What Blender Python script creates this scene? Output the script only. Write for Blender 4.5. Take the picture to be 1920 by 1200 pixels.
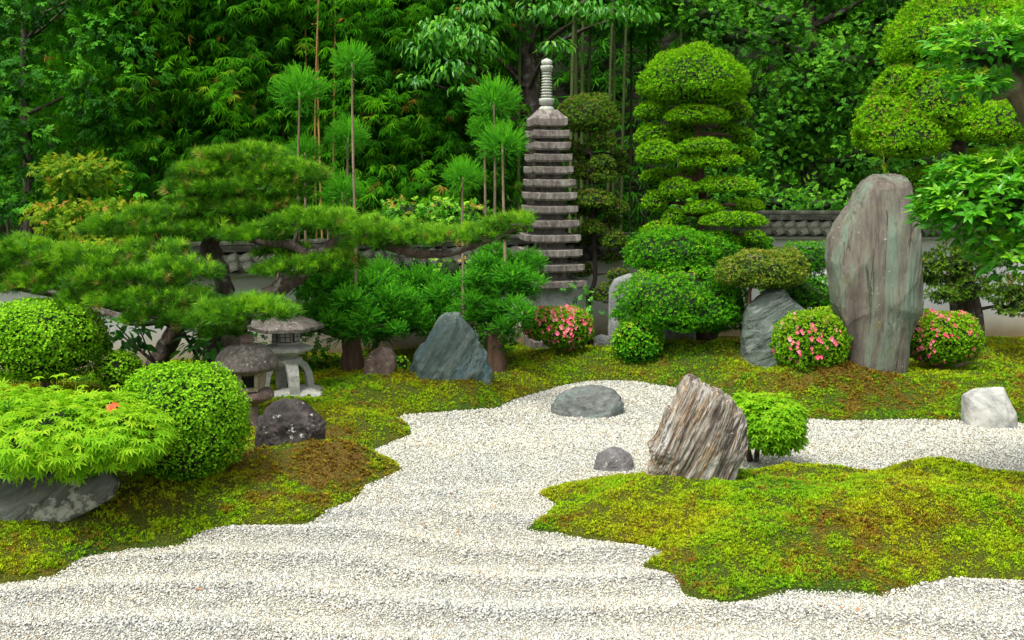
import bpy, math, random
import numpy as np
from mathutils import Matrix, Vector

for o in list(bpy.data.objects):
    bpy.data.objects.remove(o, do_unlink=True)
scene = bpy.context.scene
COL = scene.collection

# ------------------------------------------------------------------ camera, sky, sun, exposure
CAM_H = 2.3
FPX = 1900.0
PITCH = math.atan(270.0 / FPX)
cam_data = bpy.data.cameras.new('camera')
cam = bpy.data.objects.new('camera', cam_data)
COL.objects.link(cam)
cam.location = (0, 0, CAM_H)
cam.rotation_euler = (math.pi / 2 - PITCH, 0, 0)
cam_data.sensor_width = 36.0
cam_data.lens = 36.0 * FPX / 1920.0
cam_data.clip_start = 0.1
cam_data.clip_end = 400.0
scene.camera = cam

SUN_EL, SUN_AZ = math.radians(62), math.radians(215)      # azimuth clockwise from +Y
world = bpy.data.worlds.new('World')
scene.world = world
world.use_nodes = True
wn = world.node_tree.nodes
wl = world.node_tree.links
bg = wn['Background']
sky = wn.new('ShaderNodeTexSky')
sky.sky_type = 'NISHITA'
sky.sun_disc = False
sky.sun_elevation = SUN_EL
sky.sun_rotation = SUN_AZ
sky.air_density = 1.0
sky.dust_density = 6.0
sky.ozone_density = 1.0
hs = wn.new('ShaderNodeHueSaturation')
hs.inputs['Saturation'].default_value = 0.22
wl.new(sky.outputs[0], hs.inputs['Color'])
wl.new(hs.outputs[0], bg.inputs['Color'])
bg.inputs['Strength'].default_value = 0.125

sd_ = bpy.data.lights.new('sun', 'SUN')
sd_.energy = 1.5
sd_.angle = math.radians(14)
sd_.color = (1.0, 0.97, 0.91)
sun = bpy.data.objects.new('sun', sd_)
COL.objects.link(sun)
_sd = Vector((math.sin(SUN_AZ) * math.cos(SUN_EL), math.cos(SUN_AZ) * math.cos(SUN_EL), math.sin(SUN_EL)))
sun.rotation_euler = _sd.to_track_quat('Z', 'Y').to_euler()
sun.location = (0, 0, 12)

vs = scene.view_settings
vs.view_transform = 'Standard'
vs.look = 'None'
vs.gamma = 1.0
vs.use_curve_mapping = False
vs.exposure = 0.85

# ------------------------------------------------------------------ numeric helpers
rng = np.random.default_rng(7)
random.seed(7)
CF = np.array([0, math.cos(PITCH), -math.sin(PITCH)])
CU = np.array([0, math.sin(PITCH), math.cos(PITCH)])
CR = np.array([1.0, 0, 0])
CO = np.array([0, 0, CAM_H])


def ray(px, py):
    return CF * FPX + CR * (px - 960) + CU * (600 - py)


def W(px, py, D):
    r = ray(px, py)
    return CO + r * (D / r[1])


def S(D, py=500):
    return D / ray(960, py)[1]


def G(px, py, z=0.0):
    r = ray(px, py)
    return CO + r * ((z - CAM_H) / r[2])


def proj(P):
    d = P - CO
    f = d @ CF
    return 960 + FPX * (d @ CR) / f, 600 - FPX * (d @ CU) / f, f


def _hash(i, j, k, seed):
    n = (i * 73856093) ^ (j * 19349663) ^ (k * 83492791) ^ (seed * 2654435761 % 2147483647)
    n = (n ^ (n >> 13)) * 1274126177
    n = n & 0x7fffffff
    n = (n ^ (n >> 16)) * 668265263
    return (n & 0xffffff) / float(0xffffff)


def vnoise(P, seed=0):
    """value noise in -1..1, P (N,3)"""
    P = np.asarray(P, float)
    I = np.floor(P).astype(np.int64)
    f = P - I
    f = f * f * f * (f * (f * 6 - 15) + 10)
    i, j, k = I[:, 0], I[:, 1], I[:, 2]
    r = 0
    for a in (0, 1):
        for b in (0, 1):
            for c in (0, 1):
                w = (f[:, 0] if a else 1 - f[:, 0]) * (f[:, 1] if b else 1 - f[:, 1]) * (f[:, 2] if c else 1 - f[:, 2])
                r = r + w * _hash(i + a, j + b, k + c, seed)
    return r * 2 - 1


def fbm(P, octv=4, seed=0, gain=0.5):
    a, s, r = 1.0, 0.0, 0.0
    P = np.asarray(P, float)
    for o in range(octv):
        r = r + a * vnoise(P * (2.03 ** o) + 17.3 * o, seed + o)
        s += a
        a *= gain
    return r / s


def nrm(v):
    v = np.asarray(v, float)
    return v / np.maximum(np.linalg.norm(v, axis=-1, keepdims=True), 1e-9)


def basis(d, up):
    """rotation matrices (N,3,3): local Y -> d, local Z ~ up"""
    y = nrm(d)
    up = np.broadcast_to(np.asarray(up, float), y.shape)
    z = up - (up * y).sum(-1, keepdims=True) * y
    bad = np.linalg.norm(z, axis=-1) < 1e-3
    if bad.any():
        z = z.copy()
        z[bad] = np.cross(y[bad], np.array([1.0, 0.1, 0.2]))
    z = nrm(z)
    x = np.cross(y, z)
    return np.stack([x, y, z], axis=-1)


def scatter(tpl, pos, R, scale, tint):
    """copy template (V,F) to every instance -> V, F, tint per vertex"""
    V, F = tpl
    n, k = len(pos), len(V)
    sc = np.asarray(scale, float)
    if sc.ndim == 0:
        sc = np.full(n, float(sc))
    if sc.ndim == 1:
        sc = sc[:, None].repeat(3, 1)
    L = V[None] * sc[:, None, :]
    P = np.einsum('nij,nkj->nki', R, L) + pos[:, None, :]
    FF = (F[None] + (np.arange(n) * k)[:, None, None]).reshape(-1, F.shape[1])
    T = np.repeat(np.asarray(tint, float), k)
    return P.reshape(-1, 3), FF, T


def join(parts):
    V, F, T, M, n = [], [], [], [], 0
    for p in parts:
        v, f = p[0], p[1]
        t = p[2] if len(p) > 2 and p[2] is not None else np.zeros(len(v))
        m = p[3] if len(p) > 3 else 0
        V.append(v)
        if f.shape[1] == 4:
            f = np.concatenate([f[:, [0, 1, 2]], f[:, [0, 2, 3]]])
        F.append(f + n)
        T.append(t)
        M.append(np.full(len(f), m, np.int32))
        n += len(v)
    return np.concatenate(V), np.concatenate(F), np.concatenate(T), np.concatenate(M)


def make_mesh(name, V, F, tint=None, mats=(), mi=None, smooth=False):
    V = np.asarray(V, np.float32)
    F = np.asarray(F, np.int32)
    me = bpy.data.meshes.new(name)
    me.vertices.add(len(V))
    me.vertices.foreach_set('co', V.ravel())
    k = F.shape[1]
    me.loops.add(F.size)
    me.loops.foreach_set('vertex_index', F.ravel())
    me.polygons.add(len(F))
    me.polygons.foreach_set('loop_start', np.arange(0, F.size, k, dtype=np.int32))
    me.polygons.foreach_set('loop_total', np.full(len(F), k, np.int32))
    me.polygons.foreach_set('use_smooth', np.full(len(F), bool(smooth)))
    for m in (mats if isinstance(mats, (list, tuple)) else [mats]):
        me.materials.append(m)
    if mi is not None:
        me.polygons.foreach_set('material_index', mi)
    if tint is not None:
        at = me.attributes.new('tint', 'FLOAT', 'POINT')
        at.data.foreach_set('value', np.asarray(tint, np.float32))
    me.update(calc_edges=True)
    return me


def tag(o, label=None, cat=None, group=None, kind=None):
    if label: o['label'] = label
    if cat: o['category'] = cat
    if group: o['group'] = group
    if kind: o['kind'] = kind
    return o


def empty(name, loc, label, cat, group=None):
    o = bpy.data.objects.new(name, None)
    o.empty_display_size = 0.1
    COL.objects.link(o)
    o.location = [float(c) for c in loc]
    return tag(o, label, cat, group)


def add(name, V, F, mats, root=None, tint=None, mi=None, smooth=False, base=None):
    """mesh object given in world coordinates, its origin at root (or base)"""
    V = np.asarray(V, float)
    off = np.zeros(3)
    if root is not None:
        off = np.array(root.location if root.parent is None else (Vector(root.location) + Vector(root.parent.location)))
    elif base is not None:
        off = np.asarray(base, float)
    me = make_mesh(name, V - off, F, tint, mats, mi, smooth)
    o = bpy.data.objects.new(name, me)
    COL.objects.link(o)
    if root is not None:
        o.parent = root
    elif base is not None:
        o.location = [float(c) for c in off]
    return o


def inst(name, me, root, M):
    """object sharing mesh me, placed by 4x4 M given in world axes relative to root"""
    o = bpy.data.objects.new(name, me)
    COL.objects.link(o)
    o.parent = root
    o.matrix_basis = M
    return o


# ------------------------------------------------------------------ primitive geometry
def ico(sub):
    import bmesh
    bm = bmesh.new()
    bmesh.ops.create_icosphere(bm, subdivisions=sub, radius=1.0)
    V = np.array([v.co[:] for v in bm.verts])
    F = np.array([[v.index for v in f.verts] for f in bm.faces])
    bm.free()
    return V, F


_ico = {}


def icos(sub):
    if sub not in _ico:
        _ico[sub] = ico(sub)
    return _ico[sub][0].copy(), _ico[sub][1].copy()


def box(c, s, rz=0.0, top=None):
    """box centre c, full size s; top=(fx,fy) scales the top face"""
    x, y, z = s[0] / 2, s[1] / 2, s[2] / 2
    t = top or (1, 1)
    V = np.array([[-x, -y, -z], [x, -y, -z], [x, y, -z], [-x, y, -z],
                  [-x * t[0], -y * t[1], z], [x * t[0], -y * t[1], z], [x * t[0], y * t[1], z], [-x * t[0], y * t[1], z]])
    F = np.array([[0, 3, 2, 1], [4, 5, 6, 7], [0, 1, 5, 4], [1, 2, 6, 5], [2, 3, 7, 6], [3, 0, 4, 7]])
    ca, sa = math.cos(rz), math.sin(rz)
    R = np.array([[ca, -sa, 0], [sa, ca, 0], [0, 0, 1]])
    return V @ R.T + np.asarray(c, float), F


def rot_z(V, a, c=(0, 0, 0)):
    ca, sa = math.cos(a), math.sin(a)
    R = np.array([[ca, -sa, 0], [sa, ca, 0], [0, 0, 1]])
    return (V - np.asarray(c)) @ R.T + np.asarray(c)


def lathe(profile, n=32, c=(0, 0, 0), mod=None):
    """profile [(r,z)...] closed by caps; mod(theta, i) scales the radius"""
    a = np.linspace(0, 2 * math.pi, n, endpoint=False)
    V = []
    for i, (r, z) in enumerate(profile):
        rr = r * (np.array([mod(t, i) for t in a]) if mod else 1.0)
        V.append(np.stack([rr * np.cos(a), rr * np.sin(a), np.full(n, z)], -1))
    V = np.concatenate(V)
    F = []
    m = len(profile)
    for i in range(m - 1):
        for j in range(n):
            k = (j + 1) % n
            F.append([i * n + j, i * n + k, (i + 1) * n + k, (i + 1) * n + j])
    F = np.array(F)
    F = np.concatenate([F[:, [0, 1, 2]], F[:, [0, 2, 3]]])
    nb = len(V)
    V = np.concatenate([V, [[0, 0, profile[0][1]], [0, 0, profile[-1][1]]]])
    cap = [[nb, (j + 1) % n, j] for j in range(n)] + [[nb + 1, (m - 1) * n + j, (m - 1) * n + (j + 1) % n] for j in range(n)]
    F = np.concatenate([F, cap])
    return V + np.asarray(c, float), F


def smooth_path(P, n):
    """Catmull-Rom through P (k,d)"""
    P = np.asarray(P, float)
    Q = np.vstack([2 * P[0] - P[1], P, 2 * P[-1] - P[-2]])
    out = []
    k = len(P) - 1
    for t in np.linspace(0, k - 1e-6, n):
        i = int(t)
        u = t - i
        a, b, c, d = Q[i], Q[i + 1], Q[i + 2], Q[i + 3]
        out.append(0.5 * ((2 * b) + (-a + c) * u + (2 * a - 5 * b + 4 * c - d) * u * u + (-a + 3 * b - 3 * c + d) * u ** 3))
    return np.array(out)


def tube(P, R, sides=8, n=None, bump=0.0, seed=0, freq=12.0):
    """tapered tube through points P with radii R"""
    P = np.asarray(P, float)
    R = np.broadcast_to(np.asarray(R, float), (len(P),))
    if n is None:
        n = max(4, len(P) * 4)
    Q = smooth_path(np.hstack([P, R[:, None]]), n)
    C, r = Q[:, :3], np.maximum(Q[:, 3], 1e-4)
    T = nrm(np.gradient(C, axis=0))
    u = np.cross(T[0], [0.3, 0.9, 0.31])
    u = u / np.linalg.norm(u)
    V = []
    a = np.linspace(0, 2 * math.pi, sides, endpoint=False)
    for i in range(n):
        u = u - T[i] * (u @ T[i])
        u /= np.linalg.norm(u)
        w = np.cross(T[i], u)
        V.append(C[i] + r[i] * (np.cos(a)[:, None] * u + np.sin(a)[:, None] * w))
    V = np.concatenate(V)
    if bump:
        cc = np.repeat(C, sides, 0)
        rr = np.repeat(r, sides)
        V = cc + (V - cc) * (1 + bump * fbm(V * freq, 2, seed))[:, None]
    F = []
    for i in range(n - 1):
        for j in range(sides):
            k = (j + 1) % sides
            F.append([i * sides + j, (i + 1) * sides + j, (i + 1) * sides + k])
            F.append([i * sides + j, (i + 1) * sides + k, i * sides + k])
    nb = len(V)
    V = np.vstack([V, C[0], C[-1]])
    for j in range(sides):
        k = (j + 1) % sides
        F.append([nb, j, k])
        F.append([nb + 1, (n - 1) * sides + k, (n - 1) * sides + j])
    F = np.array(F)[:, ::-1]
    return V, F


# ------------------------------------------------------------------ node helpers / materials
def new_mat(name):
    m = bpy.data.materials.new(name)
    m.use_nodes = True
    nt = m.node_tree
    p = nt.nodes['Principled BSDF']
    p.inputs['Specular IOR Level'].default_value = 0.3
    return m, nt, p


def N(nt, typ, **kw):
    n = nt.nodes.new(typ)
    for k, v in kw.items():
        if k.startswith('i_'):
            n.inputs[k[2:].replace('_', ' ')].default_value = v
        else:
            setattr(n, k, v)
    return n


def ramp(nt, stops, src=None, interp='LINEAR'):
    r = nt.nodes.new('ShaderNodeValToRGB')
    r.color_ramp.interpolation = interp
    e = r.color_ramp.elements
    while len(e) < len(stops):
        e.new(0.5)
    for i, (p, c) in enumerate(stops):
        e[i].position = p
        e[i].color = (c[0], c[1], c[2], 1)
    if src is not None:
        nt.links.new(src, r.inputs[0])
    return r


def mixc(nt, fac, a, b, mode='MIX'):
    m = nt.nodes.new('ShaderNodeMix')
    m.data_type = 'RGBA'
    m.blend_type = mode
    L = nt.links
    if isinstance(fac, (int, float)): m.inputs[0].default_value = fac
    else: L.new(fac, m.inputs[0])
    for s, v in ((6, a), (7, b)):
        if isinstance(v, tuple): m.inputs[s].default_value = (v[0], v[1], v[2], 1)
        else: L.new(v, m.inputs[s])
    return m.outputs[2]


def noise(nt, vec, scale, detail=4, rough=0.55, dist=0.0):
    n = nt.nodes.new('ShaderNodeTexNoise')
    n.inputs['Scale'].default_value = scale
    n.inputs['Detail'].default_value = detail
    n.inputs['Roughness'].default_value = rough
    n.inputs['Distortion'].default_value = dist
    if vec is not None: nt.links.new(vec, n.inputs['Vector'])
    return n.outputs['Fac']


def mapping(nt, scale=(1, 1, 1), rot=(0, 0, 0), loc=(0, 0, 0), src='Object'):
    tc = nt.nodes.new('ShaderNodeTexCoord')
    mp = nt.nodes.new('ShaderNodeMapping')
    mp.inputs['Rotation'].default_value = rot
    mp.inputs['Location'].default_value = loc
    nt.links.new(tc.outputs[src], mp.inputs['Vector'])
    m2 = nt.nodes.new('ShaderNodeMapping')          # turn first, then stretch
    m2.inputs['Scale'].default_value = scale
    nt.links.new(mp.outputs[0], m2.inputs['Vector'])
    return m2.outputs[0]


def bump(nt, p, h, strength=0.5, dist=0.02):
    b = nt.nodes.new('ShaderNodeBump')
    b.inputs['Strength'].default_value = strength
    b.inputs['Distance'].default_value = dist
    nt.links.new(h, b.inputs['Height'])
    nt.links.new(b.outputs[0], p.inputs['Normal'])
    return b


def leaf_mat(name, stops, trans=0.3, rough=0.55, spec=0.08, tcol=1.35):
    """stops: colours over tint 0..1; translucent leaf"""
    m, nt, p = new_mat(name)
    L = nt.links
    at = N(nt, 'ShaderNodeAttribute', attribute_name='tint')
    r = ramp(nt, stops, at.outputs['Fac'])
    p.inputs['Roughness'].default_value = rough
    p.inputs['Specular IOR Level'].default_value = spec
    L.new(r.outputs[0], p.inputs['Base Color'])
    t = N(nt, 'ShaderNodeBsdfTranslucent')
    mc = mixc(nt, 1.0, r.outputs[0], (tcol, tcol * 1.08, tcol * 0.5), 'MULTIPLY')
    L.new(mc, t.inputs['Color'])
    mx = N(nt, 'ShaderNodeMixShader')
    mx.inputs[0].default_value = trans
    L.new(p.outputs[0], mx.inputs[1])
    L.new(t.outputs[0], mx.inputs[2])
    out = [n for n in nt.nodes if n.type == 'OUTPUT_MATERIAL'][0]
    L.new(mx.outputs[0], out.inputs['Surface'])
    return m


def bark_mat(name, c1, c2, scale=14, stretch=0.25, lichen=None, b=0.6):
    m, nt, p = new_mat(name)
    v = mapping(nt, (1, 1, stretch))
    n1 = noise(nt, v, scale, 6, 0.65)
    col = ramp(nt, [(0.3, c1), (0.7, c2)], n1).outputs[0]
    if lichen:
        v2 = mapping(nt)
        n2 = noise(nt, v2, 9, 5, 0.6)
        f = ramp(nt, [(0.55, (0, 0, 0)), (0.66, (1, 1, 1))], n2).outputs[0]
        col = mixc(nt, f, col, lichen)
    nt.links.new(col, p.inputs['Base Color'])
    p.inputs['Roughness'].default_value = 0.9
    bump(nt, p, n1, b, 0.02)
    return m


def rock_mat(name, stops, scale=3.0, stretch=(1, 1, 1), rot=(0, 0, 0), streak=None, streak_scale=6.0,
             lichen=None, lichen_t=0.62, lichen_scale=18, bstr=0.6, moss=None, rough=0.85, dist=1.0, vein=None, crack=None):
    m, nt, p = new_mat(name)
    L = nt.links
    v = mapping(nt, stretch, rot)
    n1 = noise(nt, v, scale, 9, 0.62, dist)
    col = ramp(nt, stops, n1).outputs[0]
    n3 = noise(nt, v, scale * 4.7, 8, 0.7, 0.4)
    dk = ramp(nt, [(0.28, (0.45, 0.45, 0.45)), (0.5, (1, 1, 1)), (0.75, (1.25, 1.25, 1.25))], n3).outputs[0]
    col = mixc(nt, 0.85, col, dk, 'MULTIPLY')
    if streak:
        n2 = noise(nt, v, streak_scale, 6, 0.6, 0.6)
        f = ramp(nt, [(0.54, (0, 0, 0)), (0.63, (1, 1, 1))], n2).outputs[0]
        col = mixc(nt, f, col, streak)
    if vein:
        wv = N(nt, 'ShaderNodeTexWave', wave_type='BANDS', bands_direction='X')
        wv.inputs['Scale'].default_value = vein[1]
        wv.inputs['Distortion'].default_value = vein[2]
        wv.inputs['Detail'].default_value = 5
        wv.inputs['Detail Scale'].default_value = 1.6
        L.new(v, wv.inputs['Vector'])
        f = ramp(nt, [(0.0, (1, 1, 1)), (0.35, (0, 0, 0))], wv.outputs['Fac']).outputs[0]
        col = mixc(nt, f, col, vein[0])
    ck = None
    if crack:
        n6 = noise(nt, v, crack[0], 6, 0.6, 0.8)
        ck = ramp(nt, [(0.5 - crack[1] * 1.5, (1, 1, 1)), (0.5, (.38, .36, .34)), (0.5 + crack[1] * 1.5, (1, 1, 1))], n6).outputs[0]
        n7 = noise(nt, v, crack[0] * 1.7, 4, 0.6)
        ck = mixc(nt, ramp(nt, [(0.42, (0, 0, 0)), (0.60, (1, 1, 1))], n7).outputs[0], (1, 1, 1), ck)
        col = mixc(nt, 1.0, col, ck, 'MULTIPLY')
    v3 = mapping(nt)
    if lichen:
        n4 = noise(nt, v3, lichen_scale, 7, 0.7)
        f = ramp(nt, [(lichen_t, (0, 0, 0)), (lichen_t + 0.04, (1, 1, 1))], n4).outputs[0]
        col = mixc(nt, f, col, lichen)
    if moss:
        n5 = noise(nt, v3, 4.0, 7, 0.7)
        f = ramp(nt, [(moss[1], (0, 0, 0)), (moss[1] + 0.12, (1, 1, 1))], n5).outputs[0]
        col = mixc(nt, f, col, moss[0])
    L.new(col, p.inputs['Base Color'])
    p.inputs['Roughness'].default_value = rough
    ad = N(nt, 'ShaderNodeMath', operation='MULTIPLY_ADD')
    L.new(n1, ad.inputs[0])
    ad.inputs[1].default_value = 1.6
    L.new(n3, ad.inputs[2])
    if ck is not None:
        ad3 = N(nt, 'ShaderNodeMath', operation='MULTIPLY_ADD')
        L.new(ck, ad3.inputs[0]); ad3.inputs[1].default_value = 0.5
        L.new(ad.outputs[0], ad3.inputs[2])
        ad = ad3
    bump(nt, p, ad.outputs[0], bstr, 0.02)
    return m


# ------------------------------------------------------------------ leaf templates (local Y = along the leaf, Z = upper side)
def t_diamond(w=0.35, fold=0.12):
    return np.array([[0, 0, 0], [w, 0.45, fold], [0, 1, -0.05], [-w, 0.45, fold]], float), np.array([[0, 1, 2], [0, 2, 3]])


def t_leaf(w=0.22, fold=0.06, droop=0.12):
    V = np.array([[0, 0, 0], [0, 0.5, -droop * 0.25], [0, 1, -droop],
                  [w, 0.33, fold], [w * 0.75, 0.7, fold - droop * 0.5], [-w, 0.33, fold], [-w * 0.75, 0.7, fold - droop * 0.5]], float)
    F = np.array([[0, 3, 1], [3, 4, 1], [4, 2, 1], [0, 1, 5], [5, 1, 6], [6, 1, 2]])
    return V, F


def t_maple(lobes=7, droop=0.25, slim=0.17):
    V, F = [[0, 0, 0]], []
    angs = np.linspace(-1, 1, lobes) * math.radians(125)
    for a in angs:
        ln = 1.0 - 0.45 * abs(a / math.radians(125)) ** 1.6
        for (l, w) in ((0.42, slim * 1.0), (1.0, 0.0), (0.42, -slim * 1.0)):
            x = math.sin(a) * l * ln + math.cos(a) * w * ln
            y = math.cos(a) * l * ln - math.sin(a) * w * ln
            r = math.hypot(x, y)
            V.append([x, y, -droop * r * r])
        k = len(V)
        F += [[0, k - 3, k - 2], [0, k - 2, k - 1]]
    return np.array(V, float) + [0, 0.1, 0], np.array(F)


def t_rosette(n=6, w=0.3, tilt=0.5, seed=0, leaf=None):
    r = np.random.default_rng(seed)
    V0, F0 = leaf or t_diamond(w)
    V, F = [], []
    for i in range(n):
        a = 2 * math.pi * i / n + r.uniform(-.3, .3)
        ti = tilt + r.uniform(-.25, .35)
        d = np.array([[math.cos(a) * math.cos(ti), math.sin(ti), math.sin(a) * math.cos(ti)]])
        B = basis(d, [[0, 1, 0]])[0]
        V.append((V0 * r.uniform(.75, 1.1)) @ B.T)
        F.append(F0 + i * len(V0))
    return np.concatenate(V), np.concatenate(F)


def t_sprig(n=7, seed=0, leaf=None, ln=.42):
    """twig along Y with leaves set left and right"""
    r = np.random.default_rng(seed)
    V0, F0 = leaf or t_diamond(.25, .05)
    V = [np.array([[-.012, 0, 0], [.012, 0, 0], [0, .9, 0]])]
    F = [np.array([[0, 1, 2]])]
    k = 3
    for i in range(n):
        t = (i + .3) / n * .85
        sd = 1 if i % 2 else -1
        a = (1.0 - .5 * t) * sd if i < n - 1 else 0
        d = np.array([[math.sin(a), math.cos(a), r.uniform(-.45, .15)]])
        B = basis(d, [[r.uniform(-.3, .3), -.1, 1]])[0]
        V.append((V0 * ln * r.uniform(.75, 1.1)) @ B.T + [0, t, 0])
        F.append(F0 + k)
        k += len(V0)
    return np.concatenate(V), np.concatenate(F)


def t_pine(n=36, seed=0, w=0.030):
    """tuft of needles round local Y"""
    r = np.random.default_rng(seed)
    V, F = [], []
    for i in range(n):
        a = r.uniform(0, 2 * math.pi)
        e = r.uniform(0.25, 1.35)
        d = np.array([math.cos(a) * math.sin(e), math.cos(e), math.sin(a) * math.sin(e)])
        s = np.cross(d, [math.sin(a), 0.3, -math.cos(a)])
        s = s / (np.linalg.norm(s) + 1e-9) * w
        b = np.array([0, r.uniform(-.45, .25), 0])
        ln = r.uniform(.7, 1.0)
        V += [b - s, b + s, b + d * ln + np.array([0, .06, 0])]
        F.append([3 * i, 3 * i + 1, 3 * i + 2])
    return np.array(V), np.array(F)


def t_cedar(n=26, seed=0, w=0.03, nl=0.24, lift=0.55):
    """cedar branchlet along local Y with short curved needles"""
    r = np.random.default_rng(seed)
    V = [[-.012, 0, 0], [.012, 0, 0], [0, 1, 0]]
    F = [[0, 1, 2]]
    for i in range(n):
        t = (i + 0.5) / n
        a = i * 2.4 + r.uniform(-.3, .3)
        e = 0.62 * (1 - 0.35 * t)
        d = np.array([math.cos(a) * math.sin(e), math.cos(e), math.sin(a) * math.sin(e)])
        s = np.cross(d, [0, 1, 0.01])
        s = s / (np.linalg.norm(s) + 1e-9) * w
        b = np.array([0, t * 0.92, 0])
        ln = nl * r.uniform(.8, 1.15) * (1 - 0.4 * max(0, t - .7))
        k = len(V)
        V += [list(b - s), list(b + s), list(b + d * ln)]
        F.append([k, k + 1, k + 2])
    return np.array(V), np.array(F)


def t_bamboo(n=7, seed=0):
    """fan of drooping blades hanging round local Y"""
    r = np.random.default_rng(seed)
    V, F = [], []
    for i in range(n):
        a = (i / (n - 1) - .5) * 2.3 + r.uniform(-.15, .15)
        el = r.uniform(-.75, .0)
        d = np.array([math.sin(a), math.cos(a), el])
        d /= np.linalg.norm(d)
        x = np.cross(d, [0, 0, 1.0])
        x /= np.linalg.norm(x)
        b = np.array([0, r.uniform(0, .25), 0])
        ln = r.uniform(.65, 1.0)
        w = 0.07 * ln
        m = b + d * ln * .4 + np.array([0, 0, .015])
        e = b + d * ln + np.array([0, 0, -.16])
        k = len(V)
        V += [b, m + x * w, e, m - x * w]
        F += [[k, k + 1, k + 2], [k, k + 2, k + 3]]
    return np.array(V), np.array(F)
# ================================================================== GROUND
def poly_px(pts):
    return np.array([G(a, b)[:2] for a, b in pts])


def refine(P, step=0.08, amp=0.012, seed=3):
    out = []
    n = len(P)
    for i in range(n):
        a, b = P[i], P[(i + 1) % n]
        k = max(1, int(np.linalg.norm(b - a) / step))
        if np.linalg.norm(b - a) > 6: k = 1
        for j in range(k):
            out.append(a + (b - a) * j / k)
    out = np.array(out)
    q = np.hstack([out, np.zeros((len(out), 1))])
    out[:, 0] += amp * fbm(q * 5, 3, seed) * 2
    out[:, 1] += amp * fbm(q * 5 + 50, 3, seed) * 2
    return out


SHORE_MAIN = poly_px([(-500, 1200), (-200, 1110), (0, 1085), (60, 1078), (120, 1068), (155, 1050), (190, 1032), (250, 1022), (330, 1018), (380, 1000),
                      (430, 986), (500, 982), (560, 979), (600, 969), (640, 945), (680, 923), (688, 909), (720, 899), (757, 881),
                      (742, 868), (700, 847), (735, 829), (772, 815), (766, 800), (740, 784), (760, 777), (850, 771),
                      (935, 764), (960, 750), (1000, 739), (1040, 726), (1100, 716), (1150, 712), (1200, 716), (1270, 728),
                      (1330, 742), (1400, 765), (1450, 780), (1500, 784), (1560, 788), (1640, 786), (1700, 785), (1770, 787),
                      (1820, 791), (1920, 794), (2050, 800), (2400, 800)])
SHORE_MAIN = np.vstack([SHORE_MAIN, [[12, 8], [12, 60], [-60, 60], [-60, 3]]])
ISLAND = poly_px([(1008, 924), (1050, 914), (1110, 900), (1150, 896), (1215, 896), (1300, 900), (1400, 893), (1450, 888),
                  (1500, 890), (1560, 891), (1610, 902), (1645, 895), (1700, 888), (1800, 895), (1835, 906), (1880, 902), (1930, 900),
                  (2400, 905), (2500, 1110), (2100, 1100), (1920, 1091), (1850, 1088), (1790, 1085), (1740, 1098),
                  (1690, 1108), (1640, 1110), (1600, 1107), (1550, 1105), (1480, 1104), (1430, 1110), (1400, 1122), (1362, 1131),
                  (1330, 1122), (1290, 1114), (1272, 1098), (1240, 1072), (1210, 1056), (1243, 1038), (1180, 1018), (1120, 1006),
                  (1060, 999), (985, 991), (1022, 968), (1047, 946), (1020, 934)])
SHORE_MAIN = refine(SHORE_MAIN)
ISLAND = refine(ISLAND)


def sdf(P, X):
    """signed distance, positive inside polygon P; X (n,2)"""
    d = np.full(len(X), 1e9)
    inside = np.zeros(len(X), bool)
    n = len(P)
    for i in range(n):
        a, b = P[i], P[(i + 1) % n]
        ab = b - a
        t = np.clip(((X - a) @ ab) / max(ab @ ab, 1e-12), 0, 1)
        dx = X[:, 0] - (a[0] + t * ab[0])
        dy = X[:, 1] - (a[1] + t * ab[1])
        d = np.minimum(d, dx * dx + dy * dy)
        if a[1] != b[1]:
            c = ((a[1] > X[:, 1]) != (b[1] > X[:, 1])) & (X[:, 0] < (b[0] - a[0]) * (X[:, 1] - a[1]) / (b[1] - a[1]) + a[0])
            inside ^= c
    d = np.sqrt(d)
    return np.where(inside, d, -d)


def sstep(a, b, x):
    t = np.clip((x - a) / (b - a), 0, 1)
    return t * t * (3 - 2 * t)


# mounds: (px, py on the gravel plane, height, rx, ry)
BUMPS = [(1420, 900, 0.10, 0.7, 0.5), (1700, 905, 0.12, 0.7, 0.35), (1480, 885, .06, .3, .2), (1850, 925, 0.10, 0.5, 0.4), (1560, 985, 0.10, 1.0, 0.6),
         (1250, 960, 0.05, 0.5, 0.3), (1330, 1050, 0.08, 0.35, 0.3), (1750, 1000, 0.1, 0.8, 0.5),
         (620, 895, 0.15, 0.6, 0.35), (700, 872, .05, .25, .2), (380, 930, 0.10, 0.8, 0.5), (120, 980, 0.10, 0.8, 0.5), (690, 812, 0.09, 0.45, 0.3),
         (560, 830, 0.05, 0.5, 0.4), (830, 745, 0.14, 0.9, 0.5), (700, 750, 0.08, 0.6, 0.5), (1080, 690, 0.12, 0.7, 0.5),
         (960, 715, .08, .5, .4), (1400, 745, 0.13, 0.9, 0.45), (1520, 752, 0.14, 0.6, 0.4), (1700, 745, 0.14, 1.1, 0.5),
         (1900, 755, 0.12, 0.6, 0.5), (1300, 690, 0.20, 0.9, 0.7), (1620, 735, .06, .5, .3), (1880, 690, .16, 1.0, .6),
         (1480, 700, .12, 1.0, .6), (60, 790, .2, .9, .6)]


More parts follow.
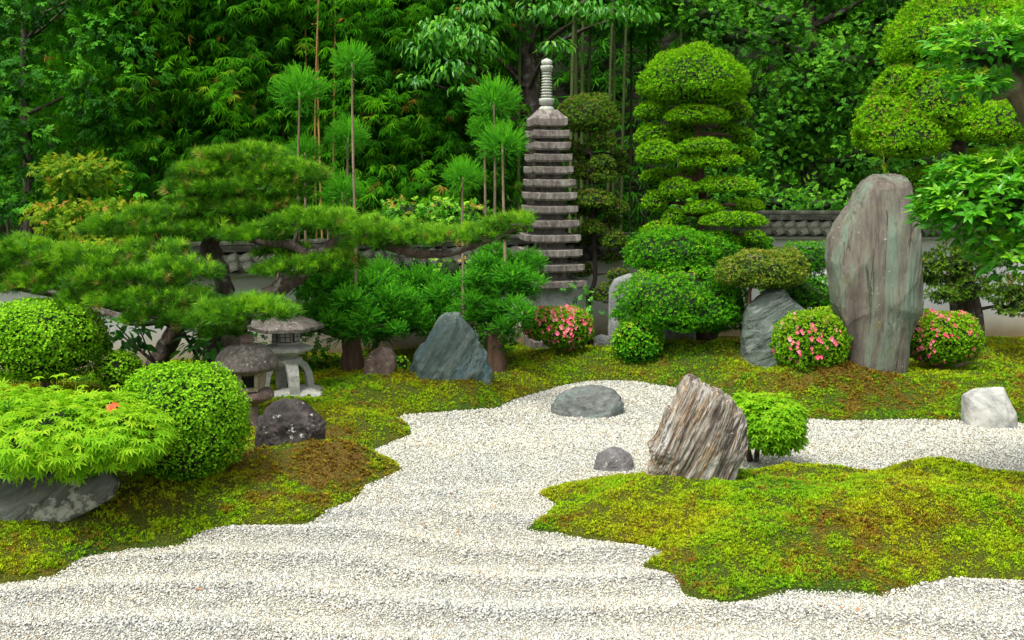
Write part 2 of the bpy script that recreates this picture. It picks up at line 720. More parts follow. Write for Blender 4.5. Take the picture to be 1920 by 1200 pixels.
def ground_h(x, y, sm, si):
    q = np.stack([x, y, np.zeros_like(x)], -1)
    sd = np.maximum(sm, si)
    edge = 0.055 * (1 - np.exp(-np.maximum(sd, 0) / 0.07))
    z = np.where(sd > 0, edge, -0.06 * sstep(0, 0.12, -sd))
    m = sstep(0.0, 0.75, sd)
    n1 = fbm(q * 1.15, 3, 5)
    n2 = fbm(q * 3.2, 3, 9)
    back = 1 - sstep(12.2, 13.2, y)
    z = z + m * (0.06 + 0.085 * n1 + 0.045 * n2) * (0.4 + .6 * back)
    z = z + np.where(sd > 0, sstep(0, .2, sd) * 0.008 * fbm(q * 14, 2, 2), 0)
    for (a, b, h, rx, ry) in BUMPS:
        c = G(a, b)
        z = z + sstep(0, 0.4, sd) * h * np.exp(-((x - c[0]) / rx) ** 2 - ((y - c[1]) / ry) ** 2)
    return z


GX0, GX1, GY0, GY1, GS = -8.6, 8.6, 3.0, 15.6, 0.05
gx = np.arange(GX0, GX1 + GS / 2, GS)
gy = np.arange(GY0, GY1 + GS / 2, GS)
XX, YY = np.meshgrid(gx, gy)
XF = np.stack([XX.ravel(), YY.ravel()], -1)
SDM = sdf(SHORE_MAIN, XF)
SDI = sdf(ISLAND, XF)
HH = ground_h(XF[:, 0], XF[:, 1], SDM, SDI)
SDG = np.maximum(SDM, SDI)
NXg, NYg = len(gx), len(gy)
Hgrid = HH.reshape(NYg, NXg)
Sgrid = SDG.reshape(NYg, NXg)


def gsamp(A, x, y):
    u = np.clip((np.asarray(x, float) - GX0) / GS, 0, NXg - 1.001)
    v = np.clip((np.asarray(y, float) - GY0) / GS, 0, NYg - 1.001)
    i, j = u.astype(int), v.astype(int)
    fu, fv = u - i, v - j
    return (A[j, i] * (1 - fu) + A[j, i + 1] * fu) * (1 - fv) + (A[j + 1, i] * (1 - fu) + A[j + 1, i + 1] * fu) * fv


def gz(x, y):
    h = gsamp(Hgrid, x, y)
    return float(np.maximum(h, 0) if np.ndim(h) == 0 else h)


def ground_at(px, py, dmin=4.0):
    """first hit of the pixel's ray with the ground"""
    r = ray(px, py)
    for D in np.arange(dmin, 16, 0.01):
        P = CO + r * (D / r[1])
        if P[2] <= max(gsamp(Hgrid, P[0], P[1]), 0.0):
            return P
    return W(px, py, 13.6)


def grid_faces(nx, ny):
    a = np.arange(nx * ny).reshape(ny, nx)
    return np.stack([a[:-1, :-1].ravel(), a[:-1, 1:].ravel(), a[1:, 1:].ravel(), a[1:, :-1].ravel()], -1)


def moss_colour(nt, tuft):
    """colour of the moss by place: fresh green, yellow green, and rusty brown patches"""
    L = nt.links
    geo = N(nt, 'ShaderNodeNewGeometry')
    pos = geo.outputs['Position']
    nA = noise(nt, pos, 0.9, 4, 0.6)
    nB = noise(nt, pos, 2.6, 6, 0.7, 0.5)
    nC = noise(nt, pos, 9.0, 6, 0.7)
    g = ramp(nt, [(0.34, (0.105, 0.31, 0.005)), (0.47, (0.235, 0.41, 0.005)), (0.62, (0.36, 0.41, 0.006))], nA).outputs[0]
    ad = N(nt, 'ShaderNodeMath', operation='MULTIPLY_ADD')
    L.new(nC, ad.inputs[0]); ad.inputs[1].default_value = 0.55
    L.new(nB, ad.inputs[2])
    # the drier, rust coloured patches of moss
    for (a, b, rad, am) in ((1600, 752, 1.15, .17), (1400, 735, .7, .08), (600, 905, 1.0, .20), (560, 850, .7, .14), (840, 745, .55, .06), (30, 770, .8, .2), (1270, 650, .8, .12), (1900, 745, .5, .1)):
        c = G(a, b)
        vd = N(nt, 'ShaderNodeVectorMath', operation='DISTANCE')
        L.new(pos, vd.inputs[0]); vd.inputs[1].default_value = (c[0], c[1], .1)
        mr = N(nt, 'ShaderNodeMapRange', interpolation_type='SMOOTHSTEP')
        mr.inputs['From Max'].default_value = rad
        mr.inputs['To Min'].default_value = am
        mr.inputs['To Max'].default_value = 0
        L.new(vd.outputs['Value'], mr.inputs['Value'])
        s_ = N(nt, 'ShaderNodeMath', operation='ADD')
        L.new(ad.outputs[0], s_.inputs[0]); L.new(mr.outputs[0], s_.inputs[1])
        ad = s_
    f = ramp(nt, [(0.84, (0, 0, 0)), (0.99, (1, 1, 1))], ad.outputs[0]).outputs[0]
    if tuft:
        oi = N(nt, 'ShaderNodeObjectInfo')
        br = ramp(nt, [(0.0, (0.10, 0.045, 0.010)), (0.5, (0.21, 0.12, 0.014)), (1.0, (0.30, 0.23, 0.012))], oi.outputs['Random']).outputs[0]
        ad2 = N(nt, 'ShaderNodeMath', operation='MULTIPLY_ADD')
        L.new(oi.outputs['Random'], ad2.inputs[0]); ad2.inputs[1].default_value = 0.17
        L.new(ad.outputs[0], ad2.inputs[2])
        f = ramp(nt, [(0.87, (0, 0, 0)), (1.02, (1, 1, 1))], ad2.outputs[0]).outputs[0]
        col = mixc(nt, f, g, br)
        hsv = N(nt, 'ShaderNodeHueSaturation')
        L.new(col, hsv.inputs['Color'])
        mr = N(nt, 'ShaderNodeMapRange')
        mr.inputs['To Min'].default_value = 0.72
        mr.inputs['To Max'].default_value = 1.35
        ml = N(nt, 'ShaderNodeMath', operation='MULTIPLY'); ml.inputs[1].default_value = 7.31
        fr = N(nt, 'ShaderNodeMath', operation='FRACT')
        L.new(oi.outputs['Random'], ml.inputs[0]); L.new(ml.outputs[0], fr.inputs[0]); L.new(fr.outputs[0], mr.inputs['Value'])
        L.new(mr.outputs[0], hsv.inputs['Value'])
        return hsv.outputs[0], f
    br = ramp(nt, [(0.3, (0.08, 0.042, 0.010)), (0.5, (0.17, 0.105, 0.012)), (0.7, (0.15, 0.13, 0.010))], nC).outputs[0]
    dark = mixc(nt, 1.0, g, (0.30, 0.26, 0.5), 'MULTIPLY')
    return mixc(nt, f, dark, br), nC


M_moss, nt_, p_ = new_mat('moss_soil')
c_, h_ = moss_colour(nt_, False)
geo0 = N(nt_, 'ShaderNodeNewGeometry')
spk = ramp(nt_, [(0.36, (0.25, 0.22, 0.2)), (0.52, (1, 1, 1)), (0.68, (1.9, 1.9, 1.5))], noise(nt_, geo0.outputs['Position'], 85, 4, 0.75)).outputs[0]
nt_.links.new(mixc(nt_, 1.0, c_, spk, 'MULTIPLY'), p_.inputs['Base Color'])
p_.inputs['Roughness'].default_value = 1.0
geo_ = N(nt_, 'ShaderNodeNewGeometry')
bump(nt_, p_, noise(nt_, geo_.outputs['Position'], 70, 4, 0.7), 1.0, 0.03)

M_tuft, nt_, p_ = new_mat('moss_tuft')
c_, h_ = moss_colour(nt_, True)
nt_.links.new(c_, p_.inputs['Base Color'])
p_.inputs['Roughness'].default_value = 0.8
p_.inputs['Specular IOR Level'].default_value = 0.15

add('moss_ground', np.column_stack([XF, HH]), grid_faces(NXg, NYg), M_moss, smooth=True)['kind'] = 'structure'

# ground behind and around, plus an added dark backdrop slope blocking the sky
M_forest, nt_, p_ = new_mat('forest_floor')
n_ = noise(nt_, mapping(nt_), 1.5, 6, 0.7)
nt_.links.new(ramp(nt_, [(0.3, (0.008, 0.009, 0.005)), (0.7, (0.02, 0.022, 0.009))], n_).outputs[0], p_.inputs['Base Color'])
p_.inputs['Roughness'].default_value = 1
bump(nt_, p_, n_, 1.0, 0.2)
ax = np.linspace(-70, 70, 90)
ay = np.concatenate([np.linspace(-60, 22, 30), np.linspace(22.5, 32, 24), np.linspace(34, 90, 10)])
AX, AY = np.meshgrid(ax, ay)
AZ = -0.12 + 11 * sstep(22.5, 31, AY) + 0.5 * fbm(np.stack([AX.ravel() * .3, AY.ravel() * .3, AX.ravel() * 0], -1), 3, 4).reshape(AX.shape) * sstep(22, 24, AY)
add('forest_ground', np.stack([AX.ravel(), AY.ravel(), AZ.ravel()], -1), grid_faces(len(ax), len(ay)), M_forest, smooth=True)['kind'] = 'structure'


# ------------------------------------------------------------------ gravel
def gravel_z(x, y):
    q = np.stack([x, y, 0 * x], -1)
    wob = fbm(q * 0.7, 2, 21)
    wave = np.sin((y + 0.10 * x + 0.22 * wob) * 2 * math.pi / 0.46)
    near = 1 - sstep(6.3, 7.6, y)
    return 0.013 * wave * near + 0.006 * fbm(q * 2.5, 2, 3)


M_gbed, nt_, p_ = new_mat('gravel_bed')
v_ = mapping(nt_)
n_ = noise(nt_, v_, 55, 5, 0.8)
vo = N(nt_, 'ShaderNodeTexVoronoi'); vo.inputs['Scale'].default_value = 75
nt_.links.new(v_, vo.inputs['Vector'])
cb = ramp(nt_, [(0.30, (0.16, 0.15, 0.12)), (0.5, (0.33, 0.32, 0.28)), (0.7, (0.46, 0.46, 0.42))], n_).outputs[0]
nt_.links.new(cb, p_.inputs['Base Color'])
p_.inputs['Roughness'].default_value = 0.9
bump(nt_, p_, vo.outputs['Distance'], 0.9, 0.01)
bx_ = np.arange(-8.6, 8.61, 0.12)
by_ = np.arange(2.0, 13.01, 0.12)
BX, BY = np.meshgrid(bx_, by_)
add('gravel_bed', np.stack([BX.ravel(), BY.ravel(), gravel_z(BX.ravel(), BY.ravel()) - 0.004], -1), grid_faces(len(bx_), len(by_)), M_gbed, smooth=True)['kind'] = 'structure'


def in_view(x, y, z, m=430):
    P = np.stack([x, y, z], -1) - CO
    f = P @ CF
    px = 960 + FPX * (P @ CR) / f
    py = 600 - FPX * (P @ CU) / f
    return (px > -m) & (px < 1920 + m) & (py < 1200 + m) & (f > 1)


def scatter_pts(y0, y1, spacing):
    """jittered points on gravel / moss between depths"""
    hw = 0.74 * y1 + 0.6
    xs = np.arange(-hw, hw, spacing)
    ys = np.arange(y0, y1, spacing)
    X, Y = np.meshgrid(xs, ys)
    X = X.ravel() + rng.uniform(-.55, .55, X.size) * spacing
    Y = Y.ravel() + rng.uniform(-.55, .55, Y.size) * spacing
    k = np.abs(X) < 0.72 * Y + 0.4
    return X[k], Y[k]


def gn_instances(name, P, Rv, Sc, proto_objs, kind='stuff'):
    """one object whose points carry instances of a small prototype (geometry nodes)"""
    me = bpy.data.meshes.new(name)
    me.vertices.add(len(P))
    me.vertices.foreach_set('co', np.asarray(P, np.float32).ravel())
    for nm, arr in (('rot', Rv), ('scl', Sc)):
        at = me.attributes.new(nm, 'FLOAT_VECTOR', 'POINT')
        at.data.foreach_set('vector', np.asarray(arr, np.float32).ravel())
    at = me.attributes.new('pick', 'INT', 'POINT')
    at.data.foreach_set('value', rng.integers(0, len(proto_objs), len(P)).astype(np.int32))
    o = bpy.data.objects.new(name, me)
    COL.objects.link(o)
    ng = bpy.data.node_groups.new(name, 'GeometryNodeTree')
    ng.interface.new_socket('Geometry', in_out='INPUT', socket_type='NodeSocketGeometry')
    ng.interface.new_socket('Geometry', in_out='OUTPUT', socket_type='NodeSocketGeometry')
    n, l = ng.nodes, ng.links
    gi, go = n.new('NodeGroupInput'), n.new('NodeGroupOutput')
    ip = n.new('GeometryNodeInstanceOnPoints')
    mp = n.new('GeometryNodeMeshToPoints')
    g2 = n.new('GeometryNodeGeometryToInstance')
    for pr in reversed(proto_objs):
        oi = n.new('GeometryNodeObjectInfo')
        oi.inputs['Object'].default_value = pr
        oi.inputs['As Instance'].default_value = True
        l.new(oi.outputs['Geometry'], g2.inputs[0])
    ar = n.new('GeometryNodeInputNamedAttribute'); ar.data_type = 'FLOAT_VECTOR'; ar.inputs['Name'].default_value = 'rot'
    asx = n.new('GeometryNodeInputNamedAttribute'); asx.data_type = 'FLOAT_VECTOR'; asx.inputs['Name'].default_value = 'scl'
    ap = n.new('GeometryNodeInputNamedAttribute'); ap.data_type = 'INT'; ap.inputs['Name'].default_value = 'pick'
    l.new(gi.outputs[0], mp.inputs['Mesh'])
    l.new(mp.outputs[0], ip.inputs['Points'])
    l.new(g2.outputs[0], ip.inputs['Instance'])
    ip.inputs['Pick Instance'].default_value = True
    l.new(ap.outputs['Attribute'], ip.inputs['Instance Index'])
    l.new(ar.outputs['Attribute'], ip.inputs['Rotation'])
    l.new(asx.outputs['Attribute'], ip.inputs['Scale'])
    l.new(ip.outputs[0], go.inputs[0])
    md = o.modifiers.new('scatter', 'NODES')
    md.node_group = ng
    o['kind'] = kind
    return o


M_peb, nt_, p_ = new_mat('pebble')
oi_ = N(nt_, 'ShaderNodeObjectInfo')
c_ = ramp(nt_, [(0.0, (0.14, 0.14, 0.14)), (0.08, (0.27, 0.27, 0.26)), (0.20, (0.41, 0.40, 0.33)), (0.4, (0.56, 0.56, 0.49)), (0.75, (0.70, 0.71, 0.66)),
                (0.93, (0.58, 0.55, 0.43)), (0.998, (0.42, 0.30, 0.18))], oi_.outputs['Random']).outputs[0]
geo_ = N(nt_, 'ShaderNodeNewGeometry')
pt = ramp(nt_, [(0.35, (0.90, 0.92, 0.92)), (0.65, (1.0, 0.98, 0.90))], noise(nt_, geo_.outputs['Position'], 1.1, 3, 0.6)).outputs[0]
nt_.links.new(mixc(nt_, 1.0, c_, pt, 'MULTIPLY'), p_.inputs['Base Color'])
p_.inputs['Roughness'].default_value = 0.75

protos = []
for k in range(4):
    V, F = icos(1)
    V = V * (1 + 0.22 * vnoise(V * 1.7 + k * 9, 3 + k))[:, None] * np.array([1, 0.78, 0.6])
    protos.append(bpy.data.objects.new('pebble', make_mesh('pebble', V, F, None, M_peb)))

M_peb2 = M_peb.copy()
M_peb2.name = 'coarse_pebble'
for n_ in M_peb2.node_tree.nodes:
    if n_.type == 'VALTORGB' and len(n_.color_ramp.elements) > 3:
        for e_, c_ in zip(n_.color_ramp.elements, ((.13, .13, .125), (.24, .24, .235), (.34, .34, .31), (.45, .45, .42), (.60, .60, .57), (.60, .58, .50), (.42, .38, .32))):
            e_.color = (*c_, 1)
protos2 = [bpy.data.objects.new('coarse_pebble', p.data.copy()) for p in protos]
for p in protos2:
    p.data.materials[0] = M_peb2
PX, PY = [], []
for (a, b, s) in ((4.4, 5.8, .0098), (5.8, 7.4, .0112), (7.4, 9.2, .0132), (9.2, 11.3, .017)):
    x, y = scatter_pts(a, b, s)
    PX.append(x); PY.append(y)
PX, PY = np.concatenate(PX), np.concatenate(PY)
sdv = gsamp(Sgrid, PX, PY)
zz = gravel_z(PX, PY)
k = (sdv < 0.012 + 0.012 * rng.standard_normal(len(PX))) & in_view(PX, PY, zz)
PX, PY, zz = PX[k], PY[k], zz[k]
n = len(PX)
sz = rng.lognormal(0, 0.30, n) * 0.0053 * (1 + 0.45 * sstep(6.0, 10, PY))
# coarser stones gather along the raked ridges
ridge = np.sin((PY + 0.10 * PX + 0.22 * fbm(np.stack([PX, PY, 0 * PX], -1) * 0.7, 2, 21)) * 2 * math.pi / 0.46)
coarse = (ridge > .25) & (rng.random(n) < .8 * ridge) & (rng.random(n) < 1 - sstep(6.4, 7.8, PY))
sz *= np.where(coarse, 1.32, 1)
Rv = np.stack([rng.uniform(-.5, .5, n), rng.uniform(-.5, .5, n), rng.uniform(0, 6.28, n)], -1)
P_ = np.stack([PX, PY, zz + sz * 0.25], -1)
S_ = np.stack([sz, sz, sz], -1)
gn_instances('gravel', P_[~coarse], Rv[~coarse], S_[~coarse], protos)
thin = coarse & (rng.random(n) < .5)
gn_instances('coarse_gravel', P_[thin], Rv[thin], S_[thin], protos2)
print('pebbles', n, thin.sum())

# ------------------------------------------------------------------ moss tufts
protos = []
for k in range(3):
    r = np.random.default_rng(k)
    V, F = [], []
    for i in range(9):
        a = i * 0.71 + r.uniform(-.4, .4)
        e = r.uniform(0.25, 1.15)
        d = np.array([math.cos(a) * math.sin(e), math.sin(a) * math.sin(e), math.cos(e)])
        s = np.array([-math.sin(a), math.cos(a), 0]) * 0.19
        m = d * .5
        kk = len(V)
        V += [np.zeros(3), m + s, d * r.uniform(.8, 1.2), m - s]
        F += [[kk, kk + 1, kk + 2], [kk, kk + 2, kk + 3]]
    protos.append(bpy.data.objects.new('moss_tuft', make_mesh('moss_tuft', np.array(V), np.array(F), None, M_tuft)))
PX, PY = [], []
for (a, b, s) in ((4.6, 6.6, .0118), (6.6, 8.2, .0138), (8.2, 10.4, .0182), (10.4, 13.8, .026)):
    x, y = scatter_pts(a, b, s)
    PX.append(x); PY.append(y)
PX, PY = np.concatenate(PX), np.concatenate(PY)
sdv = gsamp(Sgrid, PX, PY)
zz = gsamp(Hgrid, PX, PY)
q = np.stack([PX, PY, 0 * PX], -1)
bald = fbm(q * 0.8, 3, 31)
clump = fbm(q * 7, 3, 77) * .6 + fbm(q * 24, 2, 79) * .75
# the smooth mown-looking mound at left has fewer tufts
cb = G(600, 905)
smooth_m = np.exp(-((PX - cb[0] - 0.0) / 0.9) ** 2 - ((PY - cb[1]) / 0.5) ** 2)
keep = rng.random(len(PX)) < np.clip(1.0 + 1.3 * clump - 0.7 * smooth_m - 0.55 * sstep(.15, .4, bald) * (PX < 0), 0.10, 1)
k = (sdv > 0.004) & keep & in_view(PX, PY, zz) & (zz > -0.02)
PX, PY, zz, clump = PX[k], PY[k], zz[k], clump[k]
n = len(PX)
sz = rng.lognormal(0, 0.25, n) * 0.0125 * (1 + 0.9 * np.clip(clump, -.5, .6)) * (1 + 0.35 * sstep(7.5, 11, PY))
Rv = np.stack([rng.uniform(-.4, .4, n), rng.uniform(-.4, .4, n), rng.uniform(0, 6.28, n)], -1)
gn_instances('moss', np.stack([PX, PY, zz - 0.001], -1), Rv, np.stack([sz, sz, sz * rng.uniform(.8, 1.5, n)], -1), protos)
print('tufts', n)
# ================================================================== ROCKS
def star_r(poly, c, th):
    """distance from c to the outline along each angle (outermost hit)"""
    P = np.asarray(poly, float) - c
    n = len(P)
    d = np.stack([np.cos(th), np.sin(th)], -1)
    best = np.full(len(th), 1e-3)
    for i in range(n):
        a, b = P[i], P[(i + 1) % n]
        e = b - a
        den = d[:, 0] * e[1] - d[:, 1] * e[0]
        den = np.where(np.abs(den) < 1e-12, 1e-12, den)
        t = (a[0] * e[1] - a[1] * e[0]) / den
        u = (a[0] * d[:, 1] - a[1] * d[:, 0]) / den
        ok = (t > 0) & (u >= -1e-6) & (u <= 1 + 1e-6)
        best = np.where(ok, np.maximum(best, t), best)
    return best


def rock(name, outline, base, depth, mat, label, sub=5, n=2.7, cuts=14, seed=0, disp=0.05, strata=None,
         nscale=2.2, cat='rock', group=None, sink=0.12, dpt=None):
    """outline in photo pixels (clockwise), base = pixel where it meets the ground"""
    B = ground_at(*base) if dpt is None else W(base[0], base[1], dpt)
    D = B[1] + depth * 0.45
    pts = np.array([W(a, b, D) for a, b in outline])
    px, pz = pts[:, 0], pts[:, 2].copy()
    zlow = pz.min()
    pz = np.where(pz < zlow + 0.10, pz - sink - depth * .22, pz)
    poly = np.stack([px, pz], -1)
    c = np.array([(px.min() + px.max()) / 2, pz.min() * 0.55 + pz.max() * 0.45])
    V, F = icos(sub)
    rho = np.sqrt(V[:, 0] ** 2 + V[:, 2] ** 2)
    a = np.arctan2(np.abs(V[:, 1]), rho)
    th = np.arctan2(V[:, 2], V[:, 0])
    ths = np.linspace(-math.pi, math.pi, 721)
    Rt = star_r(poly, c, ths)
    R = np.interp(th, ths, Rt)
    e = 2.0 / n
    rr = np.cos(a) ** e
    yy = np.sin(a) ** e * np.sign(V[:, 1])
    U = np.stack([rr * np.cos(th), yy, rr * np.sin(th)], -1)      # normalised shape
    r = np.random.default_rng(seed)
    for _ in range(cuts):
        nn = nrm(np.array([r.normal(0, .5), -abs(r.normal(0.9, .4)) if r.random() < .75 else r.normal(), r.normal(0.15, .5)]))
        d = r.uniform(0.72, 0.93)
        s = U @ nn - d
        U = U - np.where(s > 0, s, 0)[:, None] * nn * np.array([.25, 1, .25]) * 0.95
    rho2 = np.sqrt(U[:, 0] ** 2 + U[:, 2] ** 2)
    P = np.stack([c[0] + R * U[:, 0], D + U[:, 1] * depth / 2, c[1] + R * U[:, 2]], -1)
    # displacement
    size = (px.max() - px.min() + pz.max() - pz.min()) / 2
    nv = nrm(np.stack([U[:, 0], U[:, 1] * 1.2, U[:, 2]], -1))
    q = P / size
    h = fbm(q * nscale + seed, 5, seed, 0.55)
    rid = 1 - 2 * np.abs(fbm(q * nscale * 1.7 + 31 + seed, 3, seed + 5))
    h = h * 0.7 + rid * 0.35 - .2
    if strata:
        ang, fr, amp = strata
        ca, sa = math.cos(ang), math.sin(ang)
        u = q[:, 0] * ca + q[:, 2] * sa
        w = -q[:, 0] * sa + q[:, 2] * ca
        bend = 0.12 * fbm(q * 1.3 + 5, 2, seed)
        st = fbm(np.stack([(u + bend) * fr, q[:, 1] * fr * .5, w * fr * .10], -1), 4, seed + 9, 0.6)
        st = np.sign(st) * np.abs(st) ** .7
        h = h + st * amp
    fine = fbm(q * 16 * np.array([1, 1, .45 if strata and abs(strata[0]) < .2 else 1]), 4, seed + 20, .6)
    P = P + nv * (h * disp * size + fine * .0095 * min(1.0, size + .3))[:, None]
    o = add(name, P, F, mat, base=(c[0], D, B[2]), smooth=True)
    try:
        bpy_me = o.data
        bpy_me.set_sharp_from_angle(angle=math.radians(20 if cuts >= 26 else 34))
    except Exception:
        pass
    return tag(o, label, cat, group)


M_blue = rock_mat('blue_schist', [(0.3, (0.06, 0.09, 0.08)), (0.5, (0.125, 0.175, 0.155)), (0.62, (0.19, 0.22, 0.175)), (0.75, (0.27, 0.29, 0.22))], 3.2,
                  (1.6, 1, .35), (0, math.radians(-34), 0), streak=(0.10, 0.175, 0.19), streak_scale=3.5, lichen=(0.26, 0.28, 0.20), lichen_t=.68, bstr=1.0, crack=(2.6, .010))
M_green = rock_mat('green_schist', [(0.3, (0.06, 0.085, 0.065)), (0.5, (0.12, 0.155, 0.125)), (0.7, (0.19, 0.225, 0.185))], 4.0, (.5, 1, 2.4), (0, math.radians(30), 0),
                   streak=(0.20, 0.23, 0.20), streak_scale=7, lichen=(0.33, 0.34, 0.29), lichen_t=.67, moss=((0.20, 0.15, 0.01), 0.68), bstr=1.0, crack=(2.2, .008))
M_tall = rock_mat('tall_schist', [(0.32, (0.075, 0.064, 0.052)), (0.45, (0.15, 0.132, 0.105)), (0.56, (0.165, 0.18, 0.13)), (0.68, (0.25, 0.265, 0.20))], 3.4,
                  (1.5, 1, 0.20), (0, 0, 0), streak=(0.15, 0.205, 0.15), streak_scale=3.4, lichen=(0.42, 0.42, 0.33), lichen_t=.64,
                  moss=((0.15, 0.14, 0.03), 0.60), bstr=1.0, dist=.7, crack=(3.0, .010))
M_stripe = rock_mat('striped_gneiss', [(0.34, (0.05, 0.038, 0.030)), (0.40, (0.20, 0.17, 0.13)), (0.44, (0.34, 0.31, 0.25)), (0.485, (0.40, 0.375, 0.32)), (0.50, (0.10, 0.08, 0.065)), (0.53, (0.36, 0.23, 0.11)), (0.56, (0.44, 0.40, 0.33)), (0.62, (0.46, 0.45, 0.41)), (0.65, (0.13, 0.12, 0.11)), (0.72, (0.30, 0.29, 0.27))], 3.6,
                    (3.4, 1.2, 0.30), (0, math.radians(-24), 0), streak=(0.08, 0.06, 0.05), streak_scale=5.0, crack=(4.5, .012),
                    lichen=(0.62, 0.60, 0.52), lichen_t=.64, bstr=1.0, dist=.9)
M_grey = rock_mat('grey_stone', [(0.3, (0.08, 0.088, 0.082)), (0.5, (0.145, 0.158, 0.145)), (0.7, (0.22, 0.235, 0.21))], 3.5, (1, 1, 2.2), (0, .1, 0),
                  streak=(0.15, 0.20, 0.18), streak_scale=4, lichen=(0.42, 0.42, 0.38), lichen_t=.66, bstr=.9)
M_lav = rock_mat('purple_grey_stone', [(0.3, (0.10, 0.095, 0.095)), (0.5, (0.18, 0.17, 0.17)), (0.7, (0.27, 0.255, 0.24))], 4.5, (1, 1, 1.6), (0, .3, 0),
                 lichen=(0.46, 0.43, 0.36), lichen_t=.62, bstr=.9)
M_white = rock_mat('white_limestone', [(0.3, (0.20, 0.21, 0.21)), (0.45, (0.42, 0.42, 0.38)), (0.7, (0.56, 0.55, 0.49))], 2.3, (1, 1, 1), (0, 0, 0),
                   streak=(0.26, 0.28, 0.30), streak_scale=2.6, bstr=.5)
M_dark = rock_mat('dark_volcanic', [(0.3, (0.02, 0.018, 0.016)), (0.5, (0.055, 0.046, 0.042)), (0.7, (0.12, 0.10, 0.09))], 4.0, (1, 1, 1), (0, 0, 0),
                  lichen=(0.50, 0.49, 0.43), lichen_t=.60, lichen_scale=9, bstr=1.0, crack=(1.4, .012))
M_rust = rock_mat('rusty_stone', [(0.3, (0.06, 0.045, 0.035)), (0.5, (0.16, 0.11, 0.09)), (0.7, (0.27, 0.22, 0.16))], 5.0, (1, 1, 1), (0, 0, 0),
                  lichen=(0.34, 0.36, 0.24), lichen_t=.60, moss=((0.08, 0.11, 0.02), 0.60), bstr=1.0)
M_shore = rock_mat('shore_schist', [(0.3, (0.05, 0.055, 0.045)), (0.5, (0.11, 0.12, 0.10)), (0.7, (0.22, 0.22, 0.18))], 2.4, (1.4, 1, .4), (0, math.radians(-57), 0),
                   streak=(0.09, 0.12, 0.12), streak_scale=3, crack=(2.0, .01), lichen=(0.34, 0.35, 0.28), lichen_t=.56, lichen_scale=3.2, moss=((0.09, 0.12, 0.01), 0.60), bstr=1.0)

rock('tall_standing_stone', [(1622, 338), (1640, 328), (1665, 325), (1693, 326), (1700, 340), (1704, 372), (1712, 400), (1716, 450), (1722, 490), (1727, 540), (1726, 590),
                             (1712, 610), (1702, 640), (1700, 680), (1688, 705), (1600, 710), (1585, 690), (1580, 640), (1573, 600), (1562, 570),
                             (1556, 530), (1552, 485), (1558, 445), (1570, 415), (1590, 390), (1606, 365)], (1645, 701), 0.75, M_tall,
     'tall grey green standing stone with a flat top, highest rock in the garden', sub=7, n=3.6, seed=4, disp=0.016,
     strata=(0.03, 15, .7), cuts=12, nscale=2.6)
rock('striped_rock', [(1272, 722), (1285, 708), (1298, 704), (1330, 722), (1368, 742), (1385, 765), (1398, 790), (1402, 820), (1401, 850), (1385, 870), (1340, 900), (1300, 915),
                      (1240, 912), (1210, 905), (1214, 880), (1222, 862), (1217, 842), (1213, 836), (1232, 815), (1240, 790), (1250, 762), (1262, 755), (1270, 738)], (1270, 905), 0.55, M_stripe,
     'leaning pale rock with brown and grey wavy stripes at the head of the moss island', sub=7, n=2.5, seed=11, disp=0.020, strata=(-0.45, 15, 1.3), cuts=13, sink=.14)
rock('blue_green_boulder', [(764, 705), (768, 690), (775, 665), (790, 645), (806, 625), (822, 600), (835, 590), (862, 588), (873, 605), (890, 620), (903, 640), (913, 665),
                            (922, 690), (924, 712), (900, 722), (840, 720), (780, 714)], (845, 715), 0.6, M_blue,
     'blue green pointed boulder on the moss bank left of the pagoda', sub=6, n=2.3, seed=22, disp=0.055, strata=(-0.55, 9, .5), cuts=24, nscale=3.0)
rock('gravel_island_rock', [(1029, 784), (1034, 765), (1046, 745), (1060, 733), (1085, 726), (1120, 725), (1150, 730), (1164, 742), (1171, 760), (1171, 782), (1120, 788)],
     (1100, 786), 0.55, M_grey, 'low dome shaped grey rock standing alone in the raked gravel', sub=6, n=3.2, seed=6, disp=0.05, cuts=24, sink=.1)
rock('gravel_pebble_rock', [(1106, 884), (1108, 868), (1120, 852), (1145, 842), (1165, 842), (1185, 852), (1194, 868), (1195, 884), (1150, 890)], (1150, 887), 0.3, M_lav,
     'small purple grey rock in the gravel just left of the striped rock', sub=5, n=2.8, seed=15, disp=0.07, cuts=20, sink=.08)
rock('white_block_rock', [(1814, 800), (1813, 745), (1830, 735), (1855, 727), (1878, 723), (1890, 745), (1903, 775), (1912, 806), (1880, 812), (1840, 806)], (1862, 806), 0.45, M_white,
     'angular white block rock at the right gravel edge', sub=5, n=4.0, seed=33, disp=0.012, cuts=30, sink=.08)
rock('dark_lichen_rock', [(482, 815), (484, 790), (500, 765), (522, 752), (548, 750), (570, 757), (590, 775), (606, 795), (607, 810), (595, 828), (560, 838), (515, 832)],
     (545, 834), 0.42, M_dark, 'dark brown rock with a white lichen streak in front of the lanterns', sub=6, n=2.8, seed=9, disp=0.085, cuts=22, nscale=3.2)
rock('rusty_mossy_rock', [(682, 702), (684, 680), (695, 660), (712, 649), (735, 652), (742, 670), (740, 700), (712, 706)], (712, 704), 0.3, M_rust,
     'small rusty brown mossy rock between the cedar trunk and the blue green boulder', sub=5, n=2.4, seed=9, disp=0.08)
rock('green_grey_boulder', [(1393, 690), (1394, 640), (1398, 590), (1402, 575), (1420, 558), (1440, 540), (1470, 534), (1485, 555), (1500, 566), (1514, 580), (1508, 620), (1500, 660), (1490, 700),
                            (1450, 697)], (1440, 692), 0.6, M_green, 'green grey boulder with slanting grain left of the flowering azalea', sub=6, n=3.2, seed=41, disp=0.04,
     strata=(-1.05, 11, .5), cuts=18)
